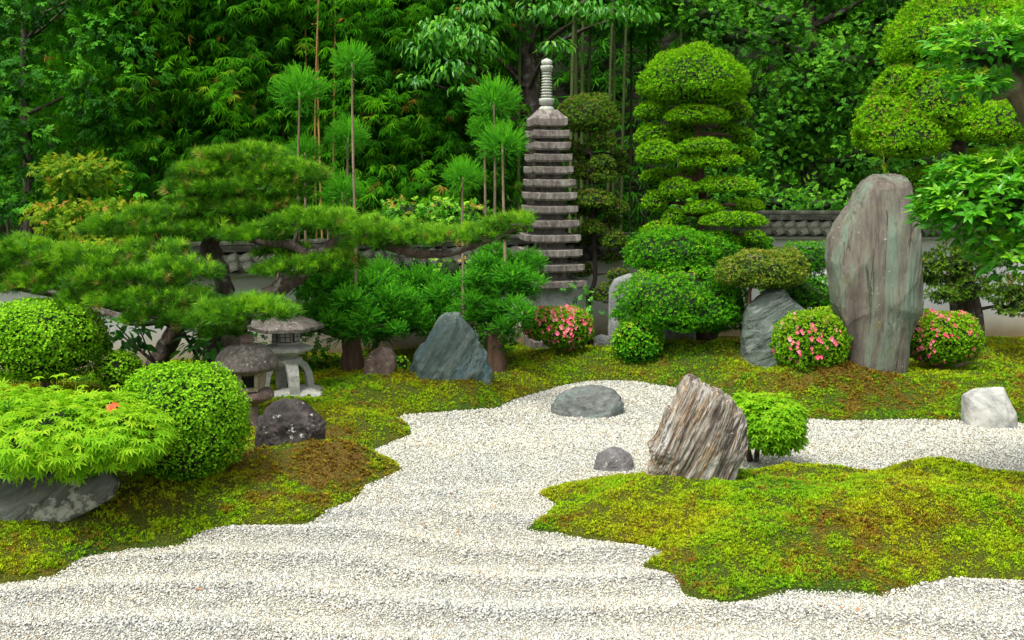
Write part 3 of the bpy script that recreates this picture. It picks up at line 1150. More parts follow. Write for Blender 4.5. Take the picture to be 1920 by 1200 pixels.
rock('shore_boulder', [(-60, 1005), (-60, 900), (0, 880), (60, 875), (140, 872), (200, 880), (218, 905), (212, 932), (170, 955), (150, 972), (90, 982), (40, 992), (0, 1000)],
     (90, 990), 0.5, M_shore, 'large grey slanting boulder under the maple at the left gravel edge', sub=6, n=2.2, seed=57, disp=0.05, cuts=26, strata=(-1.0, 6, .6), sink=.15)
M_slab = rock_mat('pale_grey_stone', [(0.3, (0.13, 0.14, 0.13)), (0.5, (0.22, 0.235, 0.22)), (0.7, (0.31, 0.32, 0.30))], 3.5, (1.5, 1, .5), (0, .1, 0), bstr=.8)
rock('flat_grey_stone', [(1136, 660), (1138, 600), (1142, 540), (1152, 522), (1182, 512), (1210, 520), (1228, 560), (1225, 600), (1290, 600), (1305, 630), (1300, 660)], (1215, 650), 0.3, M_slab,
     'upright pale grey slab stone behind the small dark green shrub near the wall', sub=5, n=4, seed=61, disp=0.03, dpt=12.7, sink=.15)
rock('wall_foot_rock', [(1112, 652), (1114, 634), (1128, 627), (1146, 630), (1152, 650)], (1132, 652), 0.2, M_grey,
     'small grey rock right of the azalea at the foot of the pagoda', sub=4, n=2.6, seed=71, disp=0.07)
rock('azalea_foot_rock', [(1715, 690), (1735, 664), (1775, 656), (1815, 662), (1832, 680), (1800, 695)], (1770, 688), 0.35, M_rust,
     'low mossy rock under the right azalea bush', sub=4, n=2.4, seed=73, disp=0.07)

# ================================================================== STONE PAGODA
M_tier = rock_mat('weathered_tier_stone', [(0.3, (0.08, 0.066, 0.058)), (0.48, (0.17, 0.148, 0.13)), (0.68, (0.33, 0.31, 0.265))], 9, (1.6, 1.6, 0.5), (0, 0, 0),
                  lichen=(0.44, 0.45, 0.40), lichen_t=.63, lichen_scale=30, bstr=.25, moss=((0.20, 0.21, 0.13), .62))
M_pale = rock_mat('pale_granite', [(0.3, (0.40, 0.41, 0.40)), (0.5, (0.55, 0.56, 0.56)), (0.7, (0.66, 0.67, 0.67))], 16, (1, 1, 1), (0, 0, 0), bstr=.35,
                  moss=((0.25, 0.27, 0.17), .66))
M_fin = rock_mat('finial_granite', [(0.3, (0.30, 0.33, 0.26)), (0.5, (0.46, 0.48, 0.41)), (0.7, (0.60, 0.61, 0.55))], 14, (1, 1, 1), (0, 0, 0), bstr=.35)
TD = 13.1
ts = S(TD, 400)
tx = W(1037, 600, TD)[0]
t_root = empty('stone_pagoda', (tx, TD, gz(tx, TD)), 'thirteen tier grey stone pagoda with a ringed finial standing before the wall', 'pagoda')
YAW = math.radians(12)
TC = np.array([tx, TD, 0])


def zat(py, D=TD):
    return W(1037, py, D)[2]


def xat(px, py, D=TD):
    return W(px, py, D)[0]


def sq(s, z, lift=0.0, m=8):
    """square ring of side s with corners lifted, 4*m points"""
    out = []
    for k in range(4):
        for j in range(m):
            t = j / m * 2 - 1
            p = np.array([t, -1.0]) * s / 2
            a = k * math.pi / 2
            out.append([p[0] * math.cos(a) - p[1] * math.sin(a), p[0] * math.sin(a) + p[1] * math.cos(a), z + lift * abs(t) ** 4])
    return out


def ringsolid(rings):
    n = len(rings[0])
    V = np.array(sum(rings, []))
    F = []
    for i in range(len(rings) - 1):
        for j in range(n):
            k = (j + 1) % n
            F += [[i * n + j, i * n + k, (i + 1) * n + k], [i * n + j, (i + 1) * n + k, (i + 1) * n + j]]
    nb = len(V)
    V = np.vstack([V, np.array(rings[0]).mean(0), np.array(rings[-1]).mean(0)])
    for j in range(n):
        k = (j + 1) % n
        F += [[nb, k, j], [nb + 1, (len(rings) - 1) * n + j, (len(rings) - 1) * n + k]]
    return V, np.array(F)


tiers = [(237, 988, 1063), (259, 985, 1066), (281, 985, 1069), (303, 984, 1071), (326, 982, 1073), (350, 981, 1077), (374, 979, 1080), (399, 977, 1082),
         (425, 975, 1084), (452, 973, 1087), (479, 970, 1090), (506, 968, 1094), (536, 966, 1098)]
kw = 1 / (math.cos(YAW) + abs(math.sin(YAW)))
for i, (yb, xl, xr) in enumerate(tiers):
    zb = zat(yb)
    w = (xr - xl) * ts * kw
    cx = xat((xl + xr) / 2, yb)
    th = 12 * ts if i else 12.5 * ts
    nextz = zat(tiers[i - 1][0]) if i else zat(209)
    wt = w * 0.50
    lift = 0.013
    if i == 0:
        rings = [sq(w * .80, zb - .012), sq(w * .97, zb + 0.0, lift * .6), sq(w * 1.0, zb + .004, lift), sq(w * 1.0, zb + th, lift),
                 sq(w * .74, zb + th + .06), sq(w * .50, zb + th + .12), sq(w * .42, nextz - 0.004), sq(w * .40, nextz)]
    else:
        rings = [sq(w * .60, zb - .014), sq(w * .955, zb - .006, lift * .8), sq(w * .955, zb + .012, lift * .9), sq(w * 1.0, zb + .013, lift), sq(w * 1.0, zb + th, lift * 1.1),
                 sq(w * .72, zb + th + .014), sq(wt * 1.08, zb + th + .026), sq(wt, zb + th + .026), sq(wt, nextz - .013)]
    V, F = ringsolid(rings)
    V = rot_z(V, YAW) + np.array([cx, TD, 0])
    V = V + (fbm(V * 25, 2, i) * .0012)[:, None]
    add('roof_tier', V, F, M_tier, t_root)
zb0 = zat(536) - .014
w0 = 60 * ts
V, F = box((xat(1036, 580), TD, (zb0 + zat(640)) / 2), (w0 * 1.0, w0 * 1.0, zb0 - zat(640)), YAW)
add('body_block', V, F, M_pale, t_root)
V, F = lathe([(w0 * .30, 0), (w0 * .30, .01), (w0 * .24, .016), (w0 * .2, .01)], 28)
V = V[:, [0, 2, 1]] * [1, -1, 1]
V = rot_z(V + [0, -w0 * .5, 0], YAW) + [xat(1036, 580), TD, zat(565)]
add('carved_emblem', V, F, M_pale, t_root)
g0 = gz(tx, TD)
V, F = box((xat(1036, 640), TD, g0 + .04), (w0 * 1.55, w0 * 1.55, .16), YAW)
add('plinth', V, F, M_tier, t_root)
V, F = box((xat(1036, 640), TD, (zat(640) + g0 + .12) / 2), (w0 * 1.25, w0 * 1.25, max(.02, zat(640) - g0 - .12) + .02), YAW)
add('plinth_step', V, F, M_tier, t_root)
fx = xat(1025, 160)


def fz(py):
    return zat(py)


def fin(nm, prof, n=28, mod=None):
    V, F = lathe([(r * ts, fz(py)) for r, py in prof], n, (fx, TD, 0), mod)
    add(nm, V, F, M_fin, t_root, smooth=True)


pet = lambda k, am: (lambda t, i: 1 + am * abs(math.sin(t * k / 2)))
fin('bowl', [(13.5, 209.5), (14.5, 206), (13.5, 202), (10, 199), (7, 198)])
fin('lotus', [(9, 198), (12.5, 196), (13.0, 190), (14, 187), (13, 185), (9, 184)], 40, pet(10, .07))
for k in range(9):
    y0 = 183.5 - k * 5.3
    r = 10.8 - k * .22
    fin('ring', [(r * .78, y0), (r * .80, y0 - 1.6), (r, y0 - 2.2), (r * 1.02, y0 - 4.0), (r * .8, y0 - 5.2)], 24)
fin('upper_lotus', [(7, 136), (9.5, 134.5), (10.5, 129), (11.5, 126), (10.5, 123.5), (7, 123)], 40, pet(8, .07))
fin('jewel', [(6.5, 123), (9.8, 120.5), (10.3, 117), (9.2, 113.5), (5.5, 111), (1.2, 109.5), (0.3, 108.5)])

# ================================================================== LANTERNS
M_cap = rock_mat('dark_lantern_stone', [(0.3, (0.06, 0.05, 0.042)), (0.5, (0.15, 0.13, 0.11)), (0.7, (0.27, 0.25, 0.21))], 12, (1, 1, .8), (0, 0, 0),
                 lichen=(0.42, 0.40, 0.36), lichen_t=.585, lichen_scale=32, bstr=.7)
M_warm = rock_mat('warm_granite', [(0.3, (0.19, 0.15, 0.09)), (0.5, (0.34, 0.29, 0.19)), (0.7, (0.46, 0.42, 0.32))], 22, (1, 1, 1), (0, 0, 0), bstr=.5,
                  moss=((0.20, 0.21, 0.12), .64))
M_red = rock_mat('rusty_granite', [(0.3, (0.12, 0.07, 0.055)), (0.5, (0.25, 0.18, 0.15)), (0.7, (0.38, 0.32, 0.28))], 12, (1, 1, 1), (0, 0, 0),
                 lichen=(0.42, 0.42, 0.38), lichen_t=.60, lichen_scale=26, bstr=.6)
M_gran = rock_mat('grey_granite', [(0.3, (0.26, 0.265, 0.23)), (0.5, (0.40, 0.405, 0.36)), (0.7, (0.52, 0.52, 0.46))], 24, (1, 1, 1), (0, 0, 0), bstr=.4,
                  moss=((0.16, 0.17, 0.09), .60))
M_black, nt_, p_ = new_mat('hollow_shade')  # near-black colour for the shaded inside of the light box
p_.inputs['Base Color'].default_value = (0.02, 0.018, 0.014, 1)
M_wood, nt_, p_ = new_mat('dark_red_wood')
p_.inputs['Base Color'].default_value = (0.085, 0.035, 0.022, 1)
p_.inputs['Roughness'].default_value = 0.7
M_paper, nt_, p_ = new_mat('paper_pane')
p_.inputs['Base Color'].default_value = (0.35, 0.37, 0.40, 1)
p_.inputs['Roughness'].default_value = 0.6

# small lantern with a mushroom roof
B = ground_at(472, 803)
LD = B[1] + .1
ls = S(LD, 720)
l_root = empty('mushroom_lantern', (W(472, 800, LD)[0], LD, B[2]), 'small rustic stone lantern with a dark mushroom shaped roof beside the clipped bush', 'stone lantern')


def lz(py): return W(470, py, LD)[2]


def lx(px): return W(px, 700, LD)[0]


def part(root, nm, prof, cx, mat, D, zf, s, n=40, mod=None, bumpy=.0, seed=0, squash=1.0):
    V, F = lathe([(r * s, zf(py)) for r, py in prof], n, (0, 0, 0), mod)
    V = V * [1, squash, 1] + [cx, D, 0]
    if bumpy:
        V = V + fbm(V * 14, 3, seed)[:, None] * bumpy * nrm(V - np.array([cx, D, V[:, 2].mean()]))
    return add(nm, V, F, mat, root, smooth=True)


hexm = lambda am, k, ph: (lambda t, i: 1 + am * math.cos(k * (t + ph)))
part(l_root, 'post', [(11, 830), (11, 800), (10, 770), (10, 754)], lx(472), M_red, LD, lz, ls, 20, None, .006)
part(l_root, 'platform', [(14, 757), (27, 752), (38, 744), (39, 738), (34, 731), (26, 729)], lx(473), M_red, LD, lz, ls, 40, None, .009, 3)
# fire box with a square window: a bulging ring of stone blocks
fb = []
r0 = 35
prof = [(27, 732), (33, 724), (36, 712), (36, 702), (34, 692), (30, 686)]
V, F = lathe([(r * ls, lz(py)) for r, py in prof], 40, (0, 0, 0))
# open the front: remove faces of the window
cen = V[F].mean(1)
yaw = math.radians(-72)
fd = np.array([math.cos(yaw), math.sin(yaw)])
sd = np.array([-fd[1], fd[0]])
wh = 11.5 * ls
inwin = (cen[:, :2] @ fd > 0) & (np.abs(cen[:, :2] @ sd) < wh) & (cen[:, 2] < lz(697)) & (cen[:, 2] > lz(722))
add('light_box', V + [lx(462), LD, 0], F[~inwin], M_warm, l_root, smooth=True)
fr = []
zc, zh = (lz(697) + lz(722)) / 2, (lz(697) - lz(722)) / 2
for (u, v, su, sv) in ((0, zh + 3 * ls, wh * 2 + 12 * ls, 6 * ls), (0, -zh - 3 * ls, wh * 2 + 12 * ls, 6 * ls), (-wh - 3 * ls, 0, 6 * ls, zh * 2), (wh + 3 * ls, 0, 6 * ls, zh * 2)):
    V, F = box((0, 0, zc + v), (su, 14 * ls, sv))
    V[:, 0] += u
    V = rot_z(V, yaw + math.pi / 2) + [fd[0] * 32 * ls + lx(462), fd[1] * 32 * ls + LD, 0]
    fr.append((V, F))
V, F, T, M = join(fr)
add('window_frame', V, F, M_warm, l_root)
V, F = box((lx(462), LD, zc), (34 * ls, 34 * ls, 40 * ls), yaw)
V2 = V - fd[0] * 0
add('shade_block', V, F, M_black, l_root)  # solid near-black block standing in for the shade inside the light box
# side crescent relief
V, F = lathe([(9 * ls, -.006), (9 * ls, .006), (5 * ls, .010), (3 * ls, .004)], 20)
V = V[:, [0, 2, 1]] * [1, -1, 1]
V = rot_z(V + [0, -35 * ls, 0], math.radians(-62)) + [lx(462), LD, lz(708)]
add('side_relief', V, F, M_warm, l_root, smooth=True)
part(l_root, 'roof', [(30, 691), (54, 692), (60, 688), (61, 683), (56, 670), (46, 657), (30, 647), (14, 643)], lx(462), M_cap, LD, lz, ls, 48, hexm(.045, 6, .3), .008, 5)
part(l_root, 'knob', [(10, 645), (13, 641), (14, 636), (12, 630), (6, 627.5), (1, 627)], lx(465), M_red, LD, lz, ls, 24)

# low snow viewing lantern on arched legs
B = ground_at(560, 750)
YD = B[1] + .35
ys = S(YD, 680)
rock('lantern_base_stone', [(500, 752), (503, 735), (530, 729), (575, 728), (606, 733), (612, 745), (606, 756), (560, 764)], (560, 752), 0.75, M_gran,
     'flat pale base stone under the arched leg lantern', sub=5, n=4.5, seed=81, disp=0.03, cat='stone', sink=.06)


def yz(py): return W(540, py, YD)[2]


def yx(px): return W(px, 680, YD)[0]


cxy = yx(538)
y_root = empty('snow_viewing_lantern', (cxy, YD, yz(738)), 'pale granite lantern with a broad roof, paper windows and arched legs', 'stone lantern')


def hexring(r, z, yawh=math.radians(8), lift=0.0):
    return [[r * math.cos(a + yawh), r * math.sin(a + yawh), z] for a in np.arange(6) * math.pi / 3]


def hexsolid(nm, rz_, mat, smooth=False):
    V, F = ringsolid([hexring(r * ys, z) for r, z in rz_])
    V = V + [cxy, YD, 0]
    return add(nm, V, F, mat, y_root, smooth=smooth)


hexsolid('roof', [(66, yz(617)), (70, yz(616)), (71, yz(610)), (45, yz(598)), (18, yz(590)), (10, yz(589))], M_cap)
part(y_root, 'knob', [(8, 590), (11, 587), (12, 581), (8, 575), (2, 571)], cxy, M_cap, YD, yz, ys, 24)
hexsolid('light_box', [(27, yz(647)), (27, yz(640)), (24, yz(639)), (24, yz(620)), (26, yz(619)), (26, yz(616))], M_gran)
hexsolid('platform', [(20, yz(667)), (30, yz(664)), (38, yz(661)), (49, yz(655)), (50, yz(650)), (30, yz(644)), (27, yz(644))], M_gran)
part(y_root, 'neck', [(22, 672), (20, 668), (22, 663)], cxy, M_gran, YD, yz, ys, 24)
ap = 26.5 * ys * math.cos(math.pi / 6)
for k in (4, 3, 5):
    a = math.radians(8) + (k + .5) * math.pi / 3
    d = np.array([math.cos(a), math.sin(a)])
    rz = a + math.pi / 2
    win = add('window', *box((cxy + d[0] * (ap + .002), YD + d[1] * (ap + .002), yz(629.5)), (20 * ys, .008, 19 * ys), rz), M_wood, y_root)
    for (u, v) in ((-4.7, 4.4), (4.7, 4.4), (-4.7, -4.4), (4.7, -4.4)):
        V, F = box((0, 0, 0), (7.6 * ys, .006, 7.2 * ys))
        V = rot_z(V + [u * ys, -.005, v * ys], rz)
        add('pane', V + [cxy + d[0] * (ap + .002), YD + d[1] * (ap + .002), yz(629.5)], F, M_paper, win)
# four arched legs
for k in range(4):
    a = math.radians(-62 + 90 * k)
    d = np.array([math.cos(a), math.sin(a)])
    pts = [(6, 676), (20, 677), (32, 686), (39, 700), (42, 718), (43, 740)]
    wd = [12, 12, 11, 10, 9.5, 9]
    rings = []
    dn = np.array([-d[1], d[0]])
    for (r, py), w_ in zip(pts, wd):
        c = np.array([cxy + d[0] * r * ys, YD + d[1] * r * ys, yz(py)])
        nx = {0: (0, 1), 1: (.2, 1), 2: (.65, .75), 3: (.93, .35), 4: (1, .1), 5: (1, 0)}[pts.index((r, py))]
        nvec = np.array([d[0] * nx[0], d[1] * nx[0], nx[1]])
        th = 6.0 * ys
        w_ = w_ * ys
        s3 = np.array([dn[0], dn[1], 0])
        rings.append([list(c + nvec * th - s3 * w_), list(c + nvec * th + s3 * w_), list(c - nvec * th + s3 * w_ * .9), list(c - nvec * th - s3 * w_ * .9)])
    V, F = ringsolid(rings)
    add('leg', V, F, M_gran, y_root)
part(y_root, 'leg_crown', [(24, 684), (30, 677), (28, 671), (20, 668)], cxy, M_gran, YD, yz, ys, 28)

# ================================================================== GARDEN WALLS
M_plaster, nt_, p_ = new_mat('wall_plaster')
v_ = mapping(nt_)
n_ = noise(nt_, v_, 1.6, 6, 0.65)
sep = N(nt_, 'ShaderNodeSeparateXYZ'); nt_.links.new(v_, sep.inputs[0])
ad_ = N(nt_, 'ShaderNodeMath', operation='MULTIPLY_ADD'); ad_.inputs[1].default_value = 0.30
nt_.links.new(n_, ad_.inputs[0]); nt_.links.new(sep.outputs[2], ad_.inputs[2])
base_c = ramp(nt_, [(0.28, (0.34, 0.27, 0.15)), (0.50, (0.66, 0.62, 0.50)), (0.72, (0.80, 0.82, 0.80))], ad_.outputs[0]).outputs[0]
nt_.links.new(base_c, p_.inputs['Base Color'])
p_.inputs['Roughness'].default_value = .9
bump(nt_, p_, noise(nt_, v_, 30, 4, .6), .15, .01)
M_tile = rock_mat('roof_tile', [(0.3, (0.022, 0.025, 0.018)), (0.5, (0.05, 0.055, 0.040)), (0.7, (0.10, 0.105, 0.078))], 7, (1, 1, 1), (0, 0, 0),
                  lichen=(0.16, 0.17, 0.13), lichen_t=.66, lichen_scale=22, bstr=.5, rough=.95)
M_tile.node_tree.nodes['Principled BSDF'].inputs['Specular IOR Level'].default_value = 0.08
M_eave, nt_, p_ = new_mat('eave_plaster')
p_.inputs['Base Color'].default_value = (0.62, 0.62, 0.60, 1)
p_.inputs['Roughness'].default_value = .9


def tile_mesh(w=0.165, l=0.21):
    """one wavy pantile with thickness; local X along wall, -Y down the slope"""
    V, F = [], []
    n = 9
    for s in (0, 1):
        for j, y in enumerate((0.0, -l)):
            for i in range(n):
                t = i / (n - 1)
                z = 0.016 * math.cos(t * 2 * math.pi * 1.0 + .5) + (0.026 if t < .28 else 0) * math.cos(t / .28 * math.pi / 2)
                V.append([(t - .5) * w * 1.06, y, z - s * 0.014 + 0.014 * (1 if y < 0 else 0)])
    def q(s, j, i): return s * 2 * n + j * n + i
    for i in range(n - 1):
        F += [[q(0, 0, i), q(0, 1, i), q(0, 1, i + 1)], [q(0, 0, i), q(0, 1, i + 1), q(0, 0, i + 1)]]
        F += [[q(0, 1, i), q(1, 1, i), q(1, 1, i + 1)], [q(0, 1, i), q(1, 1, i + 1), q(0, 1, i + 1)]]
    return make_mesh('roof_tile', np.array(V), np.array(F), None, M_tile)


me_tile = tile_mesh()
V, F = lathe([(0.001, .03), (0.036, .03), (0.042, .024), (0.042, 0)], 14)
me_disc = make_mesh('tile_end', V[:, [0, 2, 1]] * [1, -1, 1], F, None, M_tile)
V, F = lathe([(0.045, 0), (0.045, 0.26), (0.05, 0.265), (0.05, 0.285)], 10)
me_ridge = make_mesh('ridge_tile', V[:, [2, 0, 1]], F, None, M_tile)


def wall(P0, P1, z_eave, z_top, label, rows=2):
    P0, P1 = np.array(P0, float), np.array(P1, float)
    d = P1 - P0
    Lw = np.linalg.norm(d)
    d /= Lw
    ang = math.atan2(d[1], d[0])
    nb = np.array([-d[1], d[0]])                 # away from the garden
    root = empty('garden_wall', (P0[0], P0[1], 0), label, 'wall')
    mid = (P0 + P1) / 2

    def bx(nm, off, z0, z1, th, mat, ext=0.0):
        c = mid + nb * off
        V, F = box((c[0], c[1], (z0 + z1) / 2), (Lw + ext, th, z1 - z0), ang)
        return add(nm, V, F, mat, root)
    bx('plaster_wall', 0.15, -0.3, z_eave - .05, 0.26, M_plaster)
    bx('eave_board', 0.10, z_eave - .05, z_eave - .012, 0.42, M_eave)
    # roof core wedge
    zt = z_top - 0.10
    c0 = [P0, P1]
    V = []
    for p in c0:
        for (off, z) in ((-.13, z_eave - .01), (.43, z_eave - .01), (.43, z_eave + .02), (.17, zt), (.13, zt), (-.13, z_eave + .02)):
            q = p + nb * off
            V.append([q[0], q[1], z])
    F = []
    for i in range(6):
        k = (i + 1) % 6
        F += [[i, 6 + i, 6 + k], [i, 6 + k, k]]
    F += [[0, i + 1, i] for i in range(1, 5)] + [[6, 6 + i, 6 + i + 1] for i in range(1, 5)]
    add('roof_bed', np.array(V), np.array(F)[:, ::-1], M_tile, root)
    bx('ridge_course', .15, zt, zt + .035, .17, M_tile)
    bx('ridge_course', .15, zt + .037, zt + .07, .12, M_tile)
    slope = math.atan2(zt - z_eave - .02, .26)
    nt_w = int(Lw / .165)
    base = Matrix.Rotation(ang, 4, 'Z')
    for r in range(rows):
        for i in range(nt_w):
            u = (i + .5) * .165
            t = (r + 1) / rows
            off = -.15 + .28 * t - 0.0
            z = z_eave + .028 + (zt - z_eave - .02) * (t)
            q = d * u + nb * off
            jz = random.uniform(-.003, .003)
            M = Matrix.Translation((q[0], q[1], z + jz)) @ base @ Matrix.Rotation(slope, 4, 'X') @ Matrix.Rotation(random.uniform(-.02, .02), 4, 'Z')
            inst('tile', me_tile, root, M)
            if r == 0:
                q = d * (u - .055) + nb * (-.155)
                inst('tile_end', me_disc, root, Matrix.Translation((q[0], q[1], z_eave + .030)) @ base)
    for i in range(int(Lw / .27)):
        q = d * (i * .27 + .01) + nb * .15
        inst('ridge_tile', me_ridge, root, Matrix.Translation((q[0], q[1], zt + .085)) @ base)
    return root


pa, pb = np.array([-3.52, 11.95]), np.array([1.39, 13.9])
dd = (pb - pa) / np.linalg.norm(pb - pa)
wall(pa - dd * 5.2, pa + dd * 6.75, 1.18, 1.50, 'white plaster garden wall with grey tiled roof behind the pines and cedars, up to the layered yew')
wall((2.72, 14.02), (8.6, 13.8), 1.50, 1.80, 'taller white plaster wall with grey tiled roof behind the tall standing stone')
# ================================================================== PLANT MATERIALS
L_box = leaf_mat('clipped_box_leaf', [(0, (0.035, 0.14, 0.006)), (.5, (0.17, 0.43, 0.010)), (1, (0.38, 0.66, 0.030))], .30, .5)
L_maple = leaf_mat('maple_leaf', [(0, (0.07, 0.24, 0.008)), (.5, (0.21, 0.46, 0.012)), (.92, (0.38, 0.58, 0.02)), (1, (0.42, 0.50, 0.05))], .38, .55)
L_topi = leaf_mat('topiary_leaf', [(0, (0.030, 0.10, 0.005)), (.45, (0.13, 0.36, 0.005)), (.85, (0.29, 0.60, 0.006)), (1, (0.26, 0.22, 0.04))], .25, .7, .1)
L_topid = leaf_mat('dull_topiary_leaf', [(0, (0.025, 0.06, 0.008)), (.5, (0.075, 0.17, 0.012)), (.85, (0.14, 0.26, 0.015)), (1, (0.20, 0.13, 0.05))], .15, .7)
L_yew = leaf_mat('yew_leaf', [(0, (0.02, 0.11, 0.006)), (.5, (0.07, 0.31, 0.008)), (.85, (0.17, 0.48, 0.012)), (1, (0.36, 0.50, 0.03))], .22, .5)
L_yewb = leaf_mat('bronze_yew_leaf', [(0, (0.05, 0.085, 0.012)), (.5, (0.13, 0.24, 0.02)), (.8, (0.24, 0.33, 0.03)), (1, (0.40, 0.33, 0.07))], .2, .6)
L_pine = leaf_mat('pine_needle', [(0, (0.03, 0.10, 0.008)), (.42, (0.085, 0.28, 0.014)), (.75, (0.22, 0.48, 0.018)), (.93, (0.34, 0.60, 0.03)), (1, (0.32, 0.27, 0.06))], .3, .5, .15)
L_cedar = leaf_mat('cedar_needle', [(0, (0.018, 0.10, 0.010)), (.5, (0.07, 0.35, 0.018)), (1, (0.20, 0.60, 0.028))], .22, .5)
L_bam = leaf_mat('bamboo_leaf', [(0, (0.016, 0.085, 0.006)), (.5, (0.055, 0.27, 0.008)), (.90, (0.18, 0.50, 0.010)), (1, (0.42, 0.26, 0.05))], .35, .45)
L_dark = leaf_mat('dark_evergreen_leaf', [(0, (0.008, 0.05, 0.005)), (.5, (0.030, 0.17, 0.008)), (1, (0.10, 0.36, 0.012))], .2, .5, .1)
L_hedge = leaf_mat('evergreen_oak_leaf', [(0, (0.018, 0.085, 0.008)), (.5, (0.06, 0.25, 0.014)), (1, (0.17, 0.46, 0.02))], .2, .5, .12)
L_gloss = leaf_mat('glossy_leaf', [(0, (0.022, 0.13, 0.008)), (.5, (0.07, 0.33, 0.012)), (.88, (0.24, 0.54, 0.018)), (.985, (0.36, 0.56, 0.03)), (1, (0.45, 0.30, 0.05))], .3, .32, .3)
L_ches = leaf_mat('hanging_leaf', [(0, (0.02, 0.11, 0.010)), (.5, (0.06, 0.30, 0.016)), (1, (0.20, 0.50, 0.03))], .35, .4, .4)
L_gold = leaf_mat('bronze_tipped_leaf', [(0, (0.04, 0.14, 0.008)), (.45, (0.12, 0.27, 0.008)), (.85, (0.30, 0.37, 0.015)), (1, (0.42, 0.22, 0.04))], .3, .45)
L_azal = leaf_mat('azalea_leaf', [(0, (0.04, 0.14, 0.006)), (.5, (0.16, 0.38, 0.010)), (.9, (0.34, 0.56, 0.015)), (1, (0.30, 0.30, 0.04))], .25, .5)
L_rhod = leaf_mat('broad_leaf', [(0, (0.012, 0.08, 0.010)), (.5, (0.035, 0.20, 0.014)), (1, (0.12, 0.42, 0.02))], .3, .35, .45)
M_filler = bark_mat('dark_filler', (0.008, 0.016, 0.004), (0.025, 0.055, 0.010), 45, 1, b=1.0)  # solid filler added inside crowns: dark like inner shade, blocks the view through
M_barkd = bark_mat('dark_bark', (0.018, 0.013, 0.010), (0.06, 0.045, 0.034), 22, .35, b=1.0)
M_bark = bark_mat('pine_bark', (0.035, 0.024, 0.018), (0.13, 0.10, 0.08), 22, .45, lichen=(0.20, 0.21, 0.18), b=1.0)
M_barkr = bark_mat('cedar_bark', (0.05, 0.028, 0.018), (0.17, 0.10, 0.065), 20, .12, b=.8)
M_stem = bark_mat('cedar_stem', (0.16, 0.11, 0.06), (0.34, 0.27, 0.18), 25, .3, b=.5)
M_barkg = bark_mat('grey_bark', (0.09, 0.07, 0.045), (0.22, 0.17, 0.11), 16, .5, lichen=(0.25, 0.24, 0.20))
M_culm = bark_mat('green_culm', (0.05, 0.08, 0.02), (0.12, 0.15, 0.045), 6, .2, b=.1)
M_culmo = bark_mat('orange_culm', (0.28, 0.15, 0.04), (0.42, 0.27, 0.09), 6, .2, b=.1)
M_pink, nt_, p_ = new_mat('azalea_petal')
oi_ = N(nt_, 'ShaderNodeObjectInfo')
nt_.links.new(ramp(nt_, [(0, (0.80, 0.08, 0.14)), (.5, (0.88, 0.15, 0.24)), (.8, (0.90, 0.24, 0.34)), (1, (0.82, 0.28, 0.18))], oi_.outputs['Random']).outputs[0], p_.inputs['Base Color'])
p_.inputs['Roughness'].default_value = .6
M_red, nt_, p_ = new_mat('red_maple_leaf')
p_.inputs['Base Color'].default_value = (0.75, 0.10, 0.03, 1)
M_dry, nt_, p_ = new_mat('dry_leaf')
p_.inputs['Base Color'].default_value = (0.42, 0.20, 0.09, 1)

UP = np.array([0, 0, 1.0])


def rnd(n, k=3):
    return rng.standard_normal((n, k))


def sphere_pts(n):
    i = np.arange(n) + rng.random(n)
    z = 1 - 2 * i / n
    a = i * 2.399963 + rng.uniform(-.5, .5, n)
    s = np.sqrt(np.clip(1 - z * z, 0, 1))
    return np.stack([s * np.cos(a), s * np.sin(a), z], -1)


def boxy(U, p=2.5):
    r = np.hypot(U[:, 0], U[:, 1])
    m = (r ** p + np.abs(U[:, 2]) ** p) ** (1 / p)
    return U / m[:, None]


